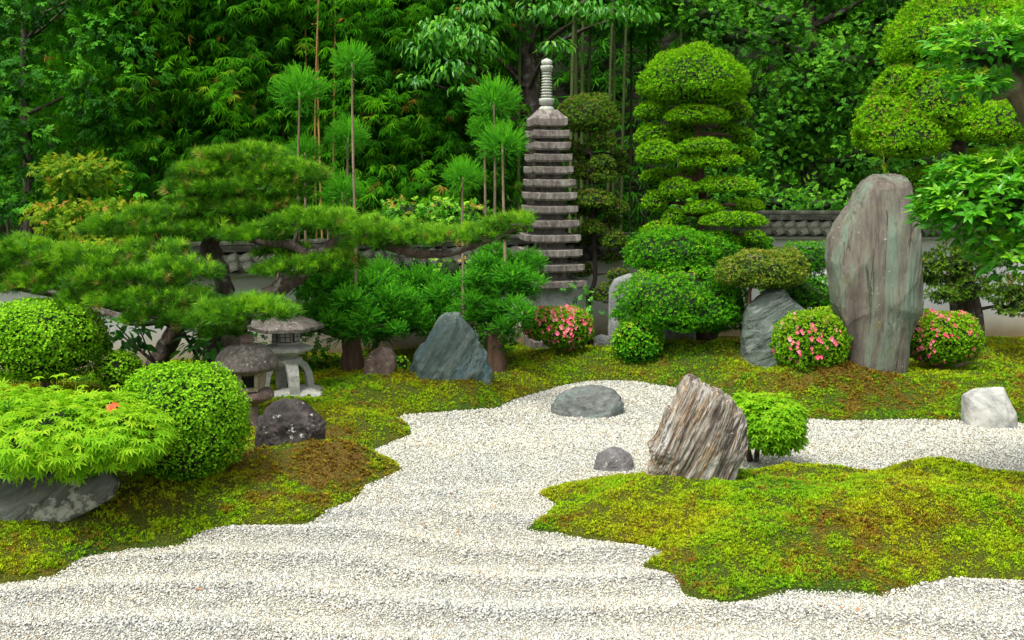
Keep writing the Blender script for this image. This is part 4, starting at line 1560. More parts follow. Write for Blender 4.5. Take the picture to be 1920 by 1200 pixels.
def blob(center, rad, tpl, lsize, spacing, depth=2, lump=.06, lumpf=2.5, flat=0.0, seed=0, spread=.55, core=.80,
         tmean=.5, tsd=.22, uptint=0.12, layers=None, thin_back=True, dome=False):
    """clipped foliage body: leaf clusters over (and just under) an uneven ellipsoid.
    returns V,F,tint,mi ; flat squashes the lower half"""
    c, rad = np.asarray(center, float), np.asarray(rad, float)

    def shape(U, k):
        if dome:       # cushion: full above, shallow below, same overall height
            Q = boxy(U, 2.15) * k[:, None]
            Q[:, 2] = np.where(Q[:, 2] > 0, Q[:, 2] * 1.4, Q[:, 2] * .6) - .4
            return Q
        Q = boxy(U) * k[:, None]
        if flat:
            Q[:, 2] = np.where(Q[:, 2] < 0, Q[:, 2] * (1 - flat), Q[:, 2])
        return Q
    a, b, h = rad
    area = 4 * math.pi * (((a * b) ** 1.6 + (a * h) ** 1.6 + (b * h) ** 1.6) / 3) ** (1 / 1.6)
    out = []
    n = int(area / spacing ** 2)
    if h / max(a, b) > .48: flat = min(flat, .12)
    for ly in range(depth):
        U = sphere_pts(n if ly == 0 else int(n * .6))
        if thin_back:
            U = U[(U[:, 1] < .25) | (rng.random(len(U)) < .45)]
        if flat:
            U = U[(U[:, 2] > -.3) | (rng.random(len(U)) < .5)]
        U0 = U.copy()
        k = 1 + lump * fbm(U0 * lumpf + seed * 3.7 + c, 3, seed) * 2 - 0.07 * ly + .026 * rng.standard_normal(len(U))
        P = c + shape(U, k) * rad
        nn = nrm(U0 / rad)
        d = nrm(nn + spread * rnd(len(U)) + UP * .25)
        R = basis(d, nrm(rnd(len(U)) + UP * .6))
        # outer young growth is lighter; also lighter towards the top, darker inside
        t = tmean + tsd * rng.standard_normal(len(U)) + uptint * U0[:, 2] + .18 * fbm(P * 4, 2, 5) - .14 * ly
        out.append(scatter(tpl, P, R, lsize * rng.uniform(.75, 1.2, len(U)), np.clip(t, 0.02, 1)))
    V, F = icos(3)  # added solid core, coloured dark in place of the shaded inside
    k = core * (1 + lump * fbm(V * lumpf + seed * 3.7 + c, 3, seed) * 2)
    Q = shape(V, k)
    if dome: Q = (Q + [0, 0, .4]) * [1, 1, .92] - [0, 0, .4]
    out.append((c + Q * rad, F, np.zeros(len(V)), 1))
    out = [o if len(o) == 4 else (o[0], o[1], o[2], 0) for o in out]
    return join(out)


R_box = t_rosette(5, .42, .55, 1, t_diamond(.42, .1))
R_box2 = t_rosette(4, .3, .8, 2, t_diamond(.34, .1))
R_topi = t_rosette(4, .17, 1.0, 3, t_diamond(.17, .03))
R_yew = t_rosette(5, .2, .75, 4, t_diamond(.16, .03))
R_broad = t_sprig(7, 5, t_leaf(.24, .05, .2), .55)
R_hedge = t_sprig(8, 6, t_diamond(.32, .08), .42)


def put_blob(name, root, c, rad, mat, tpl, lsize, spacing, **kw):
    V, F, T, M = blob(c, rad, tpl, lsize, spacing, **kw)
    return add(name, V, F, [mat, M_filler], root, T, M)


def px_blob(cx, cy, rx, ry, D, dep=None):
    """centre and radii from a photo pixel ellipse at distance D"""
    s = S(D, cy)
    c = W(cx, cy, D)
    return c, np.array([rx * s, (dep if dep is not None else min(rx * s, 1.3 * ry * s + .1)), ry * s])


def branch(root, name, pts, rad, mat, sides=7, bumpv=.25, n=None):
    V, F = tube(pts, rad, sides, n, bumpv, random.randint(0, 999))
    return add(name, V, F, mat, root, smooth=True)


# ================================================================== CLIPPED BALL SHRUBS
def ball(cx, cy, rx, ry, D, label, group=None, leaf=.021, sp=.021, name='clipped_bush', flat=.1, sd=1):
    c, r = px_blob(cx, cy, rx, ry, D, None)
    r[1] = r[0] * .95
    g = gz(c[0], D)
    root = empty(name, (c[0], D, max(g, 0)), label, 'bush', group)
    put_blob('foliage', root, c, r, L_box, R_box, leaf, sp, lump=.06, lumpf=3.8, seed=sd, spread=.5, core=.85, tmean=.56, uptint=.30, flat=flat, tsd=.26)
    for k in range(3):
        a = random.uniform(0, 6)
        branch(root, 'stem', [(c[0] + .05 * math.cos(a), D + .05 * math.sin(a), g - .03), (c[0] + .1 * math.cos(a), D + .1 * math.sin(a), c[2] - r[2] * .6),
                              (c[0] + .2 * math.cos(a), D + .2 * math.sin(a), c[2])], [.022, .018, .01], M_barkg, 6)
    return root, c, r


ball(344, 792, 117, 108, 6.95, 'large bright green clipped ball bush behind the maple, right of it and nearest the gravel', leaf=.0145, sp=.0140, sd=2)
ball(82, 640, 110, 76, 8.9, 'wide bright green clipped bush at the left edge under the spreading pine', leaf=.0175, sp=.0165, sd=3)
ball(224, 694, 40, 36, 9.0, 'small round light green bush between the two larger clipped bushes', leaf=.020, sp=.021, sd=4)
rt_, c_, r_ = ball(1197, 642, 46, 44, ground_at(1197, 688)[1] + .22, 'small dark green bushy shrub below the layered yew', leaf=.026, sp=.024, sd=5)
for ch in rt_.children:
    if ch.name.startswith('foliage'):
        ch.data.materials[0] = L_yew

# little bright bush left of the blue boulder
rt_, c_, r_ = ball(752, 688, 14, 20, 10.9, 'tiny yellow green shrub just left of the blue green boulder', leaf=.028, sp=.04, sd=6)

# ================================================================== MAPLES
T_map = t_maple(7, .28, .125)
T_map5 = t_maple(5, .18, .2)


def leaf_shrub(root, centers, tpl, mat, lsize, nleaf, npart, down=.5, tmean=.5, partname='leaf', tsd=.2, uptint=.2, layer=3, out=1.0, upn=1.0, shell=(.72, 1.03)):
    """leaves over several ellipsoids; the ones nearest the camera become parts"""
    Ps, Ds, Ns, Ts = [], [], [], []
    areas = np.array([r[0] * r[2] for c, r in centers])
    for (c, r), w in zip(centers, areas / areas.sum()):
        n = int(nleaf * w)
        U = sphere_pts(n)
        U = U[(U[:, 1] < .45) | (rng.random(len(U)) < .5)]
        U = U[(U[:, 2] > -.55) | (rng.random(len(U)) < .4)]
        k = rng.uniform(shell[0], shell[1], len(U)) * (1 + .16 * fbm(U * 2.2 + c, 3, 8))
        P = c + U * k[:, None] * r
        flat = nrm(U * np.array([1, 1, .25]) / r * r.max())
        d = nrm(flat * out + .55 * rnd(len(U)) * [1, 1, .35] - UP * down)
        nv = nrm(nrm(U / r) * .9 + UP * upn + .35 * rnd(len(U)))
        Ps.append(P); Ds.append(d); Ns.append(nv)
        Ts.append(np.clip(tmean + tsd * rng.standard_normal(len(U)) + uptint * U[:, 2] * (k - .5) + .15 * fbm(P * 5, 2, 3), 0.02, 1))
    P, d, nv, T = map(np.concatenate, (Ps, Ds, Ns, Ts))
    R = basis(d, nv)
    sc = lsize * rng.uniform(.75, 1.15, len(P))
    X, Y, _ = proj_arr(P)
    vis = (X > 0) & (X < 1920) & (Y > 0) & (Y < 1200)
    # how far out along the view the leaf sits in its ellipsoid: outermost front leaves show largest
    key = np.where(vis, P[:, 1] - .25 * P[:, 2], 99)
    order = np.argsort(key)
    part = order[:npart]
    rest = order[npart:]
    V, F, T2 = scatter(tpl, P[rest], R[rest], sc[rest], T[rest])
    o = add('leaf_mass', V, F, mat, root, T2)
    o['kind'] = 'stuff'
    meshes = [make_mesh(partname, tpl[0], tpl[1], np.full(len(tpl[0]), t), mat) for t in np.linspace(.05, 1, 12)]
    loc = np.array(root.location)
    for i in part:
        m = np.eye(4)
        m[:3, :3] = R[i] * sc[i]
        m[:3, 3] = P[i] - loc
        inst(partname, meshes[int(min(11, T[i] * 12))], root, Matrix(m.tolist()))
    return P, d


def proj_arr(P):
    Q = P - CO
    f = Q @ CF
    return 960 + FPX * (Q @ CR) / f, 600 - FPX * (Q @ CU) / f, f


def core_blob(root, c, r, k=.6, nm='dark_filler', mat=None):  # dark filler body added inside the crown to stop see-through
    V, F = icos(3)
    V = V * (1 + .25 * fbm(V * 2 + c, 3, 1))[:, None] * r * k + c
    return add(nm, V, F, mat or M_filler, root, smooth=True)


# left maple, flat dome spreading out of the frame
MD = 6.35
cM = [px_blob(120, 812, 165, 72, MD, .55), px_blob(-110, 830, 120, 70, MD, .5), px_blob(240, 815, 84, 55, 6.25, .32), px_blob(40, 780, 150, 52, 6.6, .4), px_blob(200, 780, 80, 45, 6.5, .3)]
m_root = empty('maple_shrub', (cM[0][0][0], MD + .2, gz(cM[0][0][0], MD + .2)), 'low spreading bright green maple shrub over the grey boulder at left', 'maple')
for c, r in cM:
    core_blob(m_root, c - [0, 0, r[2] * .1], r, .66, 'dark_filler')
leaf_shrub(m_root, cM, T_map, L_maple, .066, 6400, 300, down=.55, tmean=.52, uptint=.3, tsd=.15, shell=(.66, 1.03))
for k in range(6):
    a = random.uniform(0, 6.28)
    c = cM[0][0]
    branch(m_root, 'branch', [(c[0] + .1 * math.cos(a), MD + .25, gz(c[0], MD + .2) - .03), (c[0] + .25 * math.cos(a), MD + .2 + .1 * math.sin(a), c[2] - .15),
                              (c[0] + .5 * math.cos(a), MD + .25 * math.sin(a), c[2] + .05)], [.025, .018, .008], M_barkr, 6)
# young shoots with red stalks on top
for (px, py) in ((72, 706), (105, 703), (118, 700), (140, 706), (155, 722), (215, 722)):
    p = W(px, py, 6.7)
    V, F = tube([p - [0, 0, .09], p + [.005, 0, 0]], [.0025, .0018], 5)
    parts_ = [(V, F, np.full(len(V), 1.0))]
    for q in range(5):
        a = q * 1.3
        d = np.array([[math.cos(a), math.sin(a), -.15]])
        parts_.append(scatter(T_map5, np.array([p]), basis(d, [[0, 0, 1.]]), .045, [.9]))
    V, F, T, M = join(parts_)
    add('young_shoot', V, F, L_maple, m_root, T)
V, F, T = scatter(T_map, np.array([W(209, 757, 6.12), W(214, 760, 6.11)]), basis(np.array([[.6, -.5, -.3], [-.5, -.5, -.2]]), [[0, -.4, 1.]]), .06, [1, 1])
add('red_leaf', V, F, M_red, m_root)

# small maple beside the striped rock
MD = 7.75
cM = [px_blob(1446, 790, 66, 52, MD, .27), px_blob(1402, 775, 42, 38, 7.85, .18), px_blob(1452, 815, 54, 34, MD, .22)]
b0 = ground_at(1412, 866)
m_root = empty('maple_bush', b0, 'small light green maple bush growing right beside the striped rock', 'maple')
for c, r in cM:
    core_blob(m_root, c, r, .66)
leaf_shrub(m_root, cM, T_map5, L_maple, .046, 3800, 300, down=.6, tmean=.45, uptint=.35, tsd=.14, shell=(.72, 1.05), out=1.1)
for (tx_, ty_) in ((1410, 800), (1440, 815), (1395, 790), (1455, 800)):
    p = W(tx_, ty_, MD)
    branch(m_root, 'stem', [b0 + [random.uniform(-.03, .03), random.uniform(-.03, .03), -.03], b0 * .5 + p * .5 + [-.03, 0, 0], p], [.016, .012, .007], M_bark, 6)

# ================================================================== AZALEAS
T_pet = t_rosette(5, .6, .28, 9, t_diamond(.42, .05))
me_flower = [make_mesh('flower', T_pet[0] * s, T_pet[1], None, M_pink) for s in (.9, 1.0, 1.12)]


def azalea(ells, D, label, nflow, fsize, region=None, sp=.021, tm=.5):
    cs = [px_blob(*e[:4], e[4] if len(e) > 4 else D, None) for e in ells]
    c0 = cs[0][0]
    root = empty('azalea_bush', (c0[0], D, gz(c0[0], D)), label, 'azalea', None)
    for i, (c, r) in enumerate(cs):
        put_blob('foliage', root, c, r, L_azal, R_box2, .024, sp, lump=.07, lumpf=3, seed=i + int(D), core=.82, tmean=tm, uptint=.25)
    branch(root, 'stem', [(c0[0], D, gz(c0[0], D) - .04), tuple(c0)], [.03, .015], M_barkg, 6)
    n = 0
    tries = 0
    while n < nflow and tries < 4000:
        tries += 1
        c, r = cs[rng.integers(len(cs))]
        u = nrm(rng.standard_normal(3))
        if u[1] > .15: continue
        p = c + u * r * 1.03
        if any(np.sum(((p - c2) / r2) ** 2) < .9 for c2, r2 in cs if c2 is not c): continue
        X, Y, _ = proj_arr(p[None])
        if region and rng.random() > region(X[0], Y[0]): continue
        d = nrm(u * .7 + [0, -.8, .3] + .3 * rng.standard_normal(3))
        m = np.eye(4)
        m[:3, :3] = basis(d[None], UP[None])[0] * fsize * rng.uniform(.7, 1.15)
        m[:3, 3] = p - np.array(root.location)
        inst('flower', me_flower[n % 3], root, Matrix(m.tolist()))
        n += 1
    return root


azalea([(1520, 643, 67, 58), (1550, 610, 42, 32, 10.75)], 10.45, 'azalea bush with scattered pink flowers between the boulder and tall stone', 110, .027,
       lambda x, y: .9 * math.exp(-((x - 1530) / 45) ** 2 - ((y - 640) / 22) ** 2) + .12)
azalea([(1765, 634, 66, 46), (1740, 618, 40, 34, 11.0), (1795, 610, 32, 24, 11.3)], 10.9, 'azalea bush covered in pink flowers right of the tall standing stone', 270, .029,
       lambda x, y: .8 * math.exp(-((x - 1735) / 40) ** 2 - ((y - 600) / 35) ** 2) + .42)
azalea([(1058, 614, 50, 38, 12.0), (1018, 606, 38, 30, 11.9)], 12.0, 'pink flowering azalea bush at the foot of the stone pagoda', 180, .031,
       lambda x, y: .9 * (math.exp(-((x - 1065) / 40) ** 2 - ((y - 600) / 28) ** 2)) + .15)

# ================================================================== LAYERED YEWS
def shrub_pads(name, label, cat, base, pads, mat, tpl, leaf, sp, trunk_pts=None, tr=.05, bark=None, lump=.1, tmean=.5, group=None, flat=.45, padname='foliage_pad', uptint=.2, core=.79, branches=True, tsd=.2):
    root = empty(name, base, label, cat, group)
    base = np.array(base, float)
    cs = []
    if name == 'slim_cloud_pruned_tree':
        pads = [(e[0], e[1], e[2], e[3], e[4] + .55) for e in pads]
    for i, e in enumerate(pads):
        c, r = px_blob(*e[:5])
        if len(e) > 5: r[1] = e[5]
        if 'cloud' in name and r[2] / r[0] < .5: r[2] *= .82
        cs.append((c, r))
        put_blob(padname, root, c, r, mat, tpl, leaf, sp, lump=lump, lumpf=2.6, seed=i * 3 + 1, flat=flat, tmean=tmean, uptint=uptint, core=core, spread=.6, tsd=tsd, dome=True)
    if trunk_pts is None:
        top = max(cs, key=lambda q: q[0][2])
        trunk_pts = [base - [0, 0, .05], base * .5 + top[0] * .5 + [.05, 0, 0], top[0]]
    branch(root, 'trunk', trunk_pts, np.linspace(tr, tr * .28, len(trunk_pts)), bark or M_bark, 9)
    if branches:
        Q = smooth_path(trunk_pts, 30)
        for c, r in cs:
            tgt = c - [0, 0, r[2] * .3]
            cand = Q[Q[:, 2] < tgt[2] + .05]
            if len(cand) == 0: cand = Q[:1]
            k = cand[np.argmin(np.linalg.norm((cand - tgt) * [1, 1, 1.6], axis=1))]
            if np.linalg.norm(k - tgt) > .08:
                branch(root, 'branch', [k, k * .5 + tgt * .5 + [0, 0, .03], tgt], [tr * .42, tr * .3, tr * .15], bark or M_bark, 6)
    return root, cs


gb = lambda px, D: np.array([W(px, 600, D)[0], D, max(0, gz(W(px, 600, D)[0], D))])
shrub_pads('layered_yew', 'layered green yew with two broad clipped cushions left of the boulder', 'yew shrub', gb(1330, 12.1),
           [(1264, 468, 90, 42, 12.3), (1335, 465, 56, 28, 12.5), (1268, 560, 112, 56, 11.9), (1352, 562, 54, 56, 12.1), (1398, 455, 50, 17, 12.9), (1300, 592, 50, 22, 12.0)],
           L_yew, R_yew, .032, .027, tr=.06, lump=.14, tmean=.45, uptint=.22)
shrub_pads('bronze_topped_shrub', 'olive brown clipped shrub on a bare reddish stem above the green grey boulder', 'shrub', gb(1408, 11.5),
           [(1425, 503, 80, 34, 11.6), (1470, 492, 40, 26, 11.7)], L_yewb, R_yew, .034, .028,
           [gb(1408, 11.5) - [0, 0, .05], W(1405, 560, 11.5), W(1412, 535, 11.5), W(1430, 512, 11.6)], .03, M_barkr, tmean=.55)
shrub_pads('dark_yew_shrub', 'dark green shrub with airy lower twigs just left of the tall stone', 'yew shrub', gb(1530, 12.3),
           [(1512, 480, 52, 26, 12.3), (1515, 545, 56, 36, 12.1), (1470, 530, 40, 25, 12.4)], L_yew, R_yew, .032, .030, tr=.05, lump=.16, tmean=.36)

# ================================================================== CLOUD PRUNED TREES
TD2 = 13.0
shrub_pads('cloud_pruned_tree', 'tall cloud pruned tree with a big bright dome above many flat pads', 'topiary tree', gb(1318, TD2),
           [(1302, 142, 97, 52, 13.0), (1222, 207, 30, 15, 13.1), (1308, 214, 56, 19, 12.8), (1378, 205, 28, 20, 13.4), (1226, 252, 34, 18, 13.1), (1282, 247, 36, 18, 13.2),
            (1360, 240, 26, 16, 13.5), (1232, 285, 38, 20, 12.8), (1322, 273, 48, 16, 12.7), (1392, 255, 22, 14, 13.5), (1334, 300, 57, 15, 12.7), (1396, 290, 24, 12, 13.5), (1235, 330, 34, 14, 13.4),
            (1270, 352, 34, 17, 12.8), (1360, 346, 57, 16, 12.7), (1228, 376, 22, 17, 12.9), (1318, 388, 35, 13, 12.7), (1264, 405, 20, 12, 12.8), (1375, 411, 60, 15, 12.5),
            (1235, 428, 30, 13, 12.7), (1400, 384, 30, 12, 13.5), (1416, 442, 18, 9, 12.4), (1290, 325, 30, 13, 13.4)],
           L_topi, R_topi, .035, .0265, [gb(1318, TD2) - [0, 0, .05], W(1315, 480, TD2), W(1318, 380, TD2), W(1308, 280, TD2), W(1304, 190, TD2), W(1302, 150, TD2)], .085, M_barkr,
           lump=.07, tmean=.52, flat=.5, uptint=.18)
TD3 = 13.3
shrub_pads('slim_cloud_pruned_tree', 'slim dull green cloud pruned tree with a round cap beside the pagoda', 'topiary tree', gb(1112, TD3),
           [(1103, 212, 56, 33, 12.9), (1128, 264, 26, 14, 12.8), (1068, 278, 22, 13, 13.0), (1096, 292, 16, 9, 13.0), (1130, 304, 22, 11, 12.7), (1090, 320, 24, 13, 13.0), (1132, 328, 22, 11, 12.7),
            (1166, 316, 14, 11, 13.2), (1160, 290, 14, 9, 13.2), (1110, 372, 42, 18, 12.7), (1112, 425, 22, 11, 12.7), (1150, 388, 26, 13, 12.8), (1086, 392, 20, 12, 13.0), (1148, 412, 16, 10, 13.1), (1150, 448, 22, 14, 12.7), (1098, 442, 20, 12, 13.1),
            (1160, 515, 20, 11, 12.6), (1140, 548, 26, 16, 12.6), (1090, 505, 18, 11, 13.0), (1142, 482, 14, 9, 12.9)],
           L_topid, R_topi, .042, .032, [gb(1108, TD3) - [0, 0, .05], W(1104, 560, TD3), W(1116, 520, TD3), W(1112, 420, TD3), W(1110, 320, TD3), W(1104, 220, TD3)], .042, M_barkd,
           lump=.08, tmean=.62, flat=.4, uptint=.25)
TD4 = 12.3
shrub_pads('large_cloud_pruned_tree', 'large bright cloud pruned tree with swelling rounded lobes at the top right', 'topiary tree', gb(1808, TD4),
           [(1808, 62, 148, 78, 12.4), (1690, 157, 46, 32, 12.2), (1760, 186, 78, 62, 12.0), (1672, 222, 66, 42, 12.1), (1700, 252, 70, 42, 11.9), (1880, 228, 96, 46, 11.7),
            (1740, 345, 55, 34, 12.4), (1850, 320, 80, 40, 12.6), (1900, 130, 60, 50, 12.3), (1640, 250, 38, 30, 12.3)],
           L_topi, R_topi, .037, .0275, [gb(1808, TD4) - [0, 0, .05], W(1806, 560, TD4), W(1800, 500, TD4), W(1808, 420, TD4), W(1800, 300, TD4), W(1806, 120, TD4)], .17, M_bark,
           lump=.06, tmean=.60, flat=.3, uptint=.16)
# the cypress like lower twigs of the same kind stand as their own tree
shrub_pads('low_cypress', 'dull green open branched cypress with dark twigs right of the tall stone', 'cypress', gb(1840, 11.9),
           [(1775, 490, 60, 24, 12.0), (1765, 550, 30, 14, 11.8), (1850, 470, 50, 26, 12.0), (1895, 540, 50, 22, 11.7), (1815, 535, 34, 20, 11.9), (1910, 572, 40, 18, 11.6), (1740, 520, 30, 12, 12.1)],
           L_topid, R_topi, .055, .045, [gb(1840, 11.9) - [0, 0, .05], W(1838, 600, 11.9), W(1826, 540, 11.9), W(1815, 470, 11.9)], .06, M_bark, lump=.3, tmean=.55, flat=.3, core=.55)
# ================================================================== PINES
PT = [t_pine(30, k, .036) for k in range(3)]
PC = t_pine(12, 9, .09)
_pc = PC[0].copy()


def pine_pad(root, cx, cy, rx, ry, D, dep=None, sp=.076, tm=.40, ln=.088):
    """cushion of upturned needle tufts with twigs beneath"""
    s = S(D, cy)
    c = W(cx, cy, D)
    r = np.array([rx * s, dep or min(rx * s, .42), ry * s * .78])
    a, b = r[0], r[1]
    out = []
    for lay, (kk, frac) in enumerate(((1.0, 1.0), (.62, .8), (.2, .7))):
        n = int(math.pi * a * b / sp ** 2 * frac)
        ang = rng.uniform(0, 2 * math.pi, n)
        q = np.sqrt(rng.random(n))
        x, y = q * np.cos(ang), q * np.sin(ang)
        dome = np.sqrt(np.clip(1 - q * q * .92, 0, 1))
        lump = fbm(np.stack([x * a * 4.5 + c[0], y * b * 4.5 + c[1], 0 * x], -1), 3, 3) * 1.6
        z = (dome * 1.75 - .8) * kk - (1 - kk) * .45 + .5 * lump * kk
        P = c + np.stack([x, y, z], -1) * r
        d = nrm(np.stack([x * a * .9 / max(a, b), y * .9, np.full(n, .75 - .25 * lay)], -1) + .28 * rnd(n) * [1, 1, .5])
        t = np.clip(tm + .20 * rng.standard_normal(n) + .16 * kk * dome - .20 * lay + .14 * lump, .03, .92)  # shade of the gaps put into the tint: lower layers darker
        t = np.where(rng.random(n) < .03, 1.0, t)
        R = basis(d, nrm(rnd(n)))
        pick = rng.integers(0, 3, n)
        for v in range(3):
            k = pick == v
            if k.any():
                out.append(scatter(PT[v], P[k], R[k], ln * rng.uniform(.8, 1.25, k.sum()), t[k]) + (0,))
        if lay == 0:
            k = rng.random(n) < .55          # upright young candles
            R2 = basis(nrm(d[k] * .4 + UP + .12 * rnd(k.sum())), nrm(rnd(k.sum())))
            sc = np.stack([np.full(k.sum(), .030), np.full(k.sum(), .060), np.full(k.sum(), .030)], -1) * rng.uniform(.7, 1.3, (k.sum(), 1))
            out.append(scatter(PC, P[k] + UP * .02, R2, sc, np.clip(.86 + .06 * rng.standard_normal(k.sum()), 0, .95)) + (0,))
    V, F, T, M = join(out)
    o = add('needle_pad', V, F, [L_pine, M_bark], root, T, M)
    # twigs
    tw = []
    for i in range(int(10 + 16 * a)):
        an = random.uniform(0, 6.28)
        q = random.uniform(.45, .92)
        e = c + r * [q * math.cos(an), q * math.sin(an), -.25 + .35 * random.random()]
        m = c * .5 + e * .5 + [0, 0, -.28 * r[2]]
        tw.append(tube([c - [0, 0, .45 * r[2]], m, e], [.009, .007, .003], 5, 6, .2))
    V, F, T, M = join([(v, f) for v, f in tw])
    add('twigs', V, F, M_bark, root)
    return c, r


def pine(label, base, trunk, trad, pads, limbs, cat='pine tree', tm=.40):
    root = empty('pine_tree', base, label, cat)
    branch(root, 'trunk', trunk, trad, M_bark, 12, .35, len(trunk) * 6)
    for pts, rr in limbs:
        branch(root, 'limb', pts, rr, M_bark, 9, .35, len(pts) * 5)
    Q = smooth_path(trunk, 40)
    for pts, rr in limbs:
        Q = np.vstack([Q, smooth_path(pts, 24)])
    for pd in pads:
        c, r = pine_pad(root, *pd[:5], tm=tm + (pd[5] if len(pd) > 5 else 0))
        tgt = c - [0, 0, r[2] * .45]
        k = Q[np.argmin(np.linalg.norm((Q - tgt) * [1, 1, 1.3], axis=1))]
        if np.linalg.norm(k - tgt) > .1:
            branch(root, 'limb', [k, k * .5 + tgt * .5 + [0, 0, -.03], tgt], [.028, .02, .012], M_bark, 6, .3)
    return root


w = W
b1 = ground_at(300, 700)
D1 = b1[1]
pine('low spreading pine with a thick gnarled trunk over the clipped bushes at left', b1,
     [b1 - [0, 0, .08], w(292, 690, D1), w(312, 650, D1), w(330, 618, D1), w(326, 600, D1)], [.15, .125, .105, .10, .075],
     [(60, 478, 100, 34, 9.5), (-60, 500, 100, 36, 9.3), (170, 488, 95, 34, 9.4), (285, 470, 70, 28, 9.7), (335, 505, 75, 30, 9.3), (235, 520, 110, 34, 9.1), (100, 530, 105, 28, 9.3),
      (250, 425, 95, 24, 10.1, -.05), (300, 400, 60, 18, 10.3, -.06), (270, 560, 100, 30, 8.9, -.04), (165, 560, 60, 22, 9.0, -.05), (350, 555, 50, 22, 9.1), (300, 590, 70, 18, 8.8, -.06),
      (462, 582, 98, 32, 8.7, .08), (395, 600, 60, 26, 8.7, .04), (410, 622, 40, 10, 8.9, 0)],
     [([w(326, 605, D1), w(300, 600, D1 - .1), w(250, 603, D1 - .2), w(190, 585, D1 - .2), w(120, 560, D1 - .1), w(60, 520, D1)], [.075, .06, .05, .04, .03, .02]),
      ([w(328, 610, D1), w(345, 570, D1), w(300, 535, D1), w(220, 520, D1)], [.07, .055, .04, .025]),
      ([w(330, 612, D1), w(370, 600, 9.0), w(430, 598, 8.8), w(500, 592, 8.7)], [.07, .05, .035, .02])])

b2 = gb(455, 10.1)
D2 = 10.0
pine('old pine whose long level branch reaches right to the stone pagoda', b2,
     [b2 - [0, 0, .08], w(440, 640, D2), w(455, 590, D2), w(510, 550, D2), w(560, 515, D2), w(585, 480, D2)], [.12, .11, .10, .085, .085, .08],
     [(395, 430, 75, 24, 10.4), (480, 438, 70, 20, 10.1), (560, 415, 62, 24, 10.0), (620, 418, 60, 24, 9.9, .05), (690, 432, 62, 24, 9.8, .08), (760, 440, 60, 24, 9.8, .1), (830, 446, 62, 24, 9.7, .1),
      (900, 440, 50, 22, 9.7, .1), (965, 415, 40, 20, 9.6, .08), (935, 425, 40, 18, 9.7, .1), (545, 500, 70, 20, 9.9), (620, 492, 62, 20, 9.9, .03), (700, 455, 60, 12, 9.9, 0), (530, 470, 50, 14, 10.2, -.05)],
     [([w(585, 482, D2), w(565, 470, D2), w(545, 460, D2), w(500, 455, D2), w(440, 445, 10.2)], [.07, .055, .045, .035, .02]),
      ([w(585, 482, D2), w(610, 470, D2), w(640, 448, D2), w(680, 445, 9.9), w(740, 465, 9.8), w(800, 476, 9.8), w(860, 470, 9.7), w(930, 445, 9.7), w(975, 425, 9.6)],
       [.075, .07, .06, .05, .05, .045, .035, .025, .012])])

b3 = gb(400, 10.9)
D3 = 10.8
pine('tall pine with a broad layered head rising above the white wall at left', b3,
     [b3 - [0, 0, .08], w(408, 600, D3), w(420, 540, D3), w(398, 480, D3), w(395, 455, D3), w(430, 400, D3), w(455, 340, D3), w(462, 300, D3)], [.12, .11, .10, .11, .09, .07, .05, .03],
     [(455, 292, 90, 26, 10.8, .02), (400, 320, 80, 24, 10.7), (505, 318, 75, 24, 10.7, .02), (560, 330, 56, 26, 10.6, .04), (375, 352, 66, 22, 10.6, -.02), (450, 350, 90, 22, 10.5), (520, 360, 60, 20, 10.6),
      (400, 385, 70, 18, 10.6, -.04), (480, 388, 80, 20, 10.5, -.03), (345, 380, 40, 16, 10.9, -.06), (330, 410, 50, 16, 10.8, -.05)],
     [([w(430, 400, D3), w(480, 380, D3), w(540, 350, 10.7)], [.05, .035, .02]), ([w(430, 400, D3), w(390, 380, D3), w(350, 360, 10.8)], [.05, .035, .02])])

# ================================================================== CEDARS
CT = [t_cedar(26, k, .024, .22) for k in range(3)]
CL = [t_cedar(15, k, .045, .28) for k in range(3)]


def cedar_head_mesh(nm, seed, r=1.0, n=760, flat=.9, bl=.34, tp=CT, tm=.55):
    rg = np.random.default_rng(seed)
    U = sphere_pts(n)
    U = U[(U[:, 2] > -.45) | (rg.random(len(U)) < .4)]
    k = rg.uniform(.15, 1.04 - bl, len(U)) ** .8
    P = U * k[:, None] * [1, 1, flat]
    d = nrm(U + UP * .45 + .30 * rg.standard_normal(U.shape))
    out = []
    pick = rg.integers(0, 3, len(U))
    for v in range(3):
        q = pick == v
        t = np.clip(tm + .20 * rg.standard_normal(q.sum()) + .25 * U[q, 2] + .3 * (k[q] - .4), 0.02, 1)  # gap shade put into the tint: inner sprays darker, upper ones lighter
        out.append(scatter(tp[v], P[q], basis(d[q], nrm(rg.standard_normal((q.sum(), 3)))), bl * rg.uniform(.7, 1.2, q.sum()), t))
    V, F, T, M = join(out)
    return make_mesh(nm, V, F, T, L_cedar)


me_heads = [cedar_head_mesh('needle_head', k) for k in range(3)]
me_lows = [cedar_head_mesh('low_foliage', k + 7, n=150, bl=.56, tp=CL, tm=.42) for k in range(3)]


def head(root, cx, cy, r, D, i, sx=1.0, nm='needle_head'):
    s = S(D, cy)
    p = W(cx, cy, D) - np.array(root.location)
    M = Matrix.Translation(p.tolist()) @ Matrix.Rotation(random.uniform(0, 6.28), 4, 'Z') @ Matrix.Diagonal((r * s * 1.08 * sx, r * s * 1.08 * sx, r * s * 1.05, 1))
    return inst(nm, (me_heads if nm == 'needle_head' else me_lows)[i % 3], root, M)


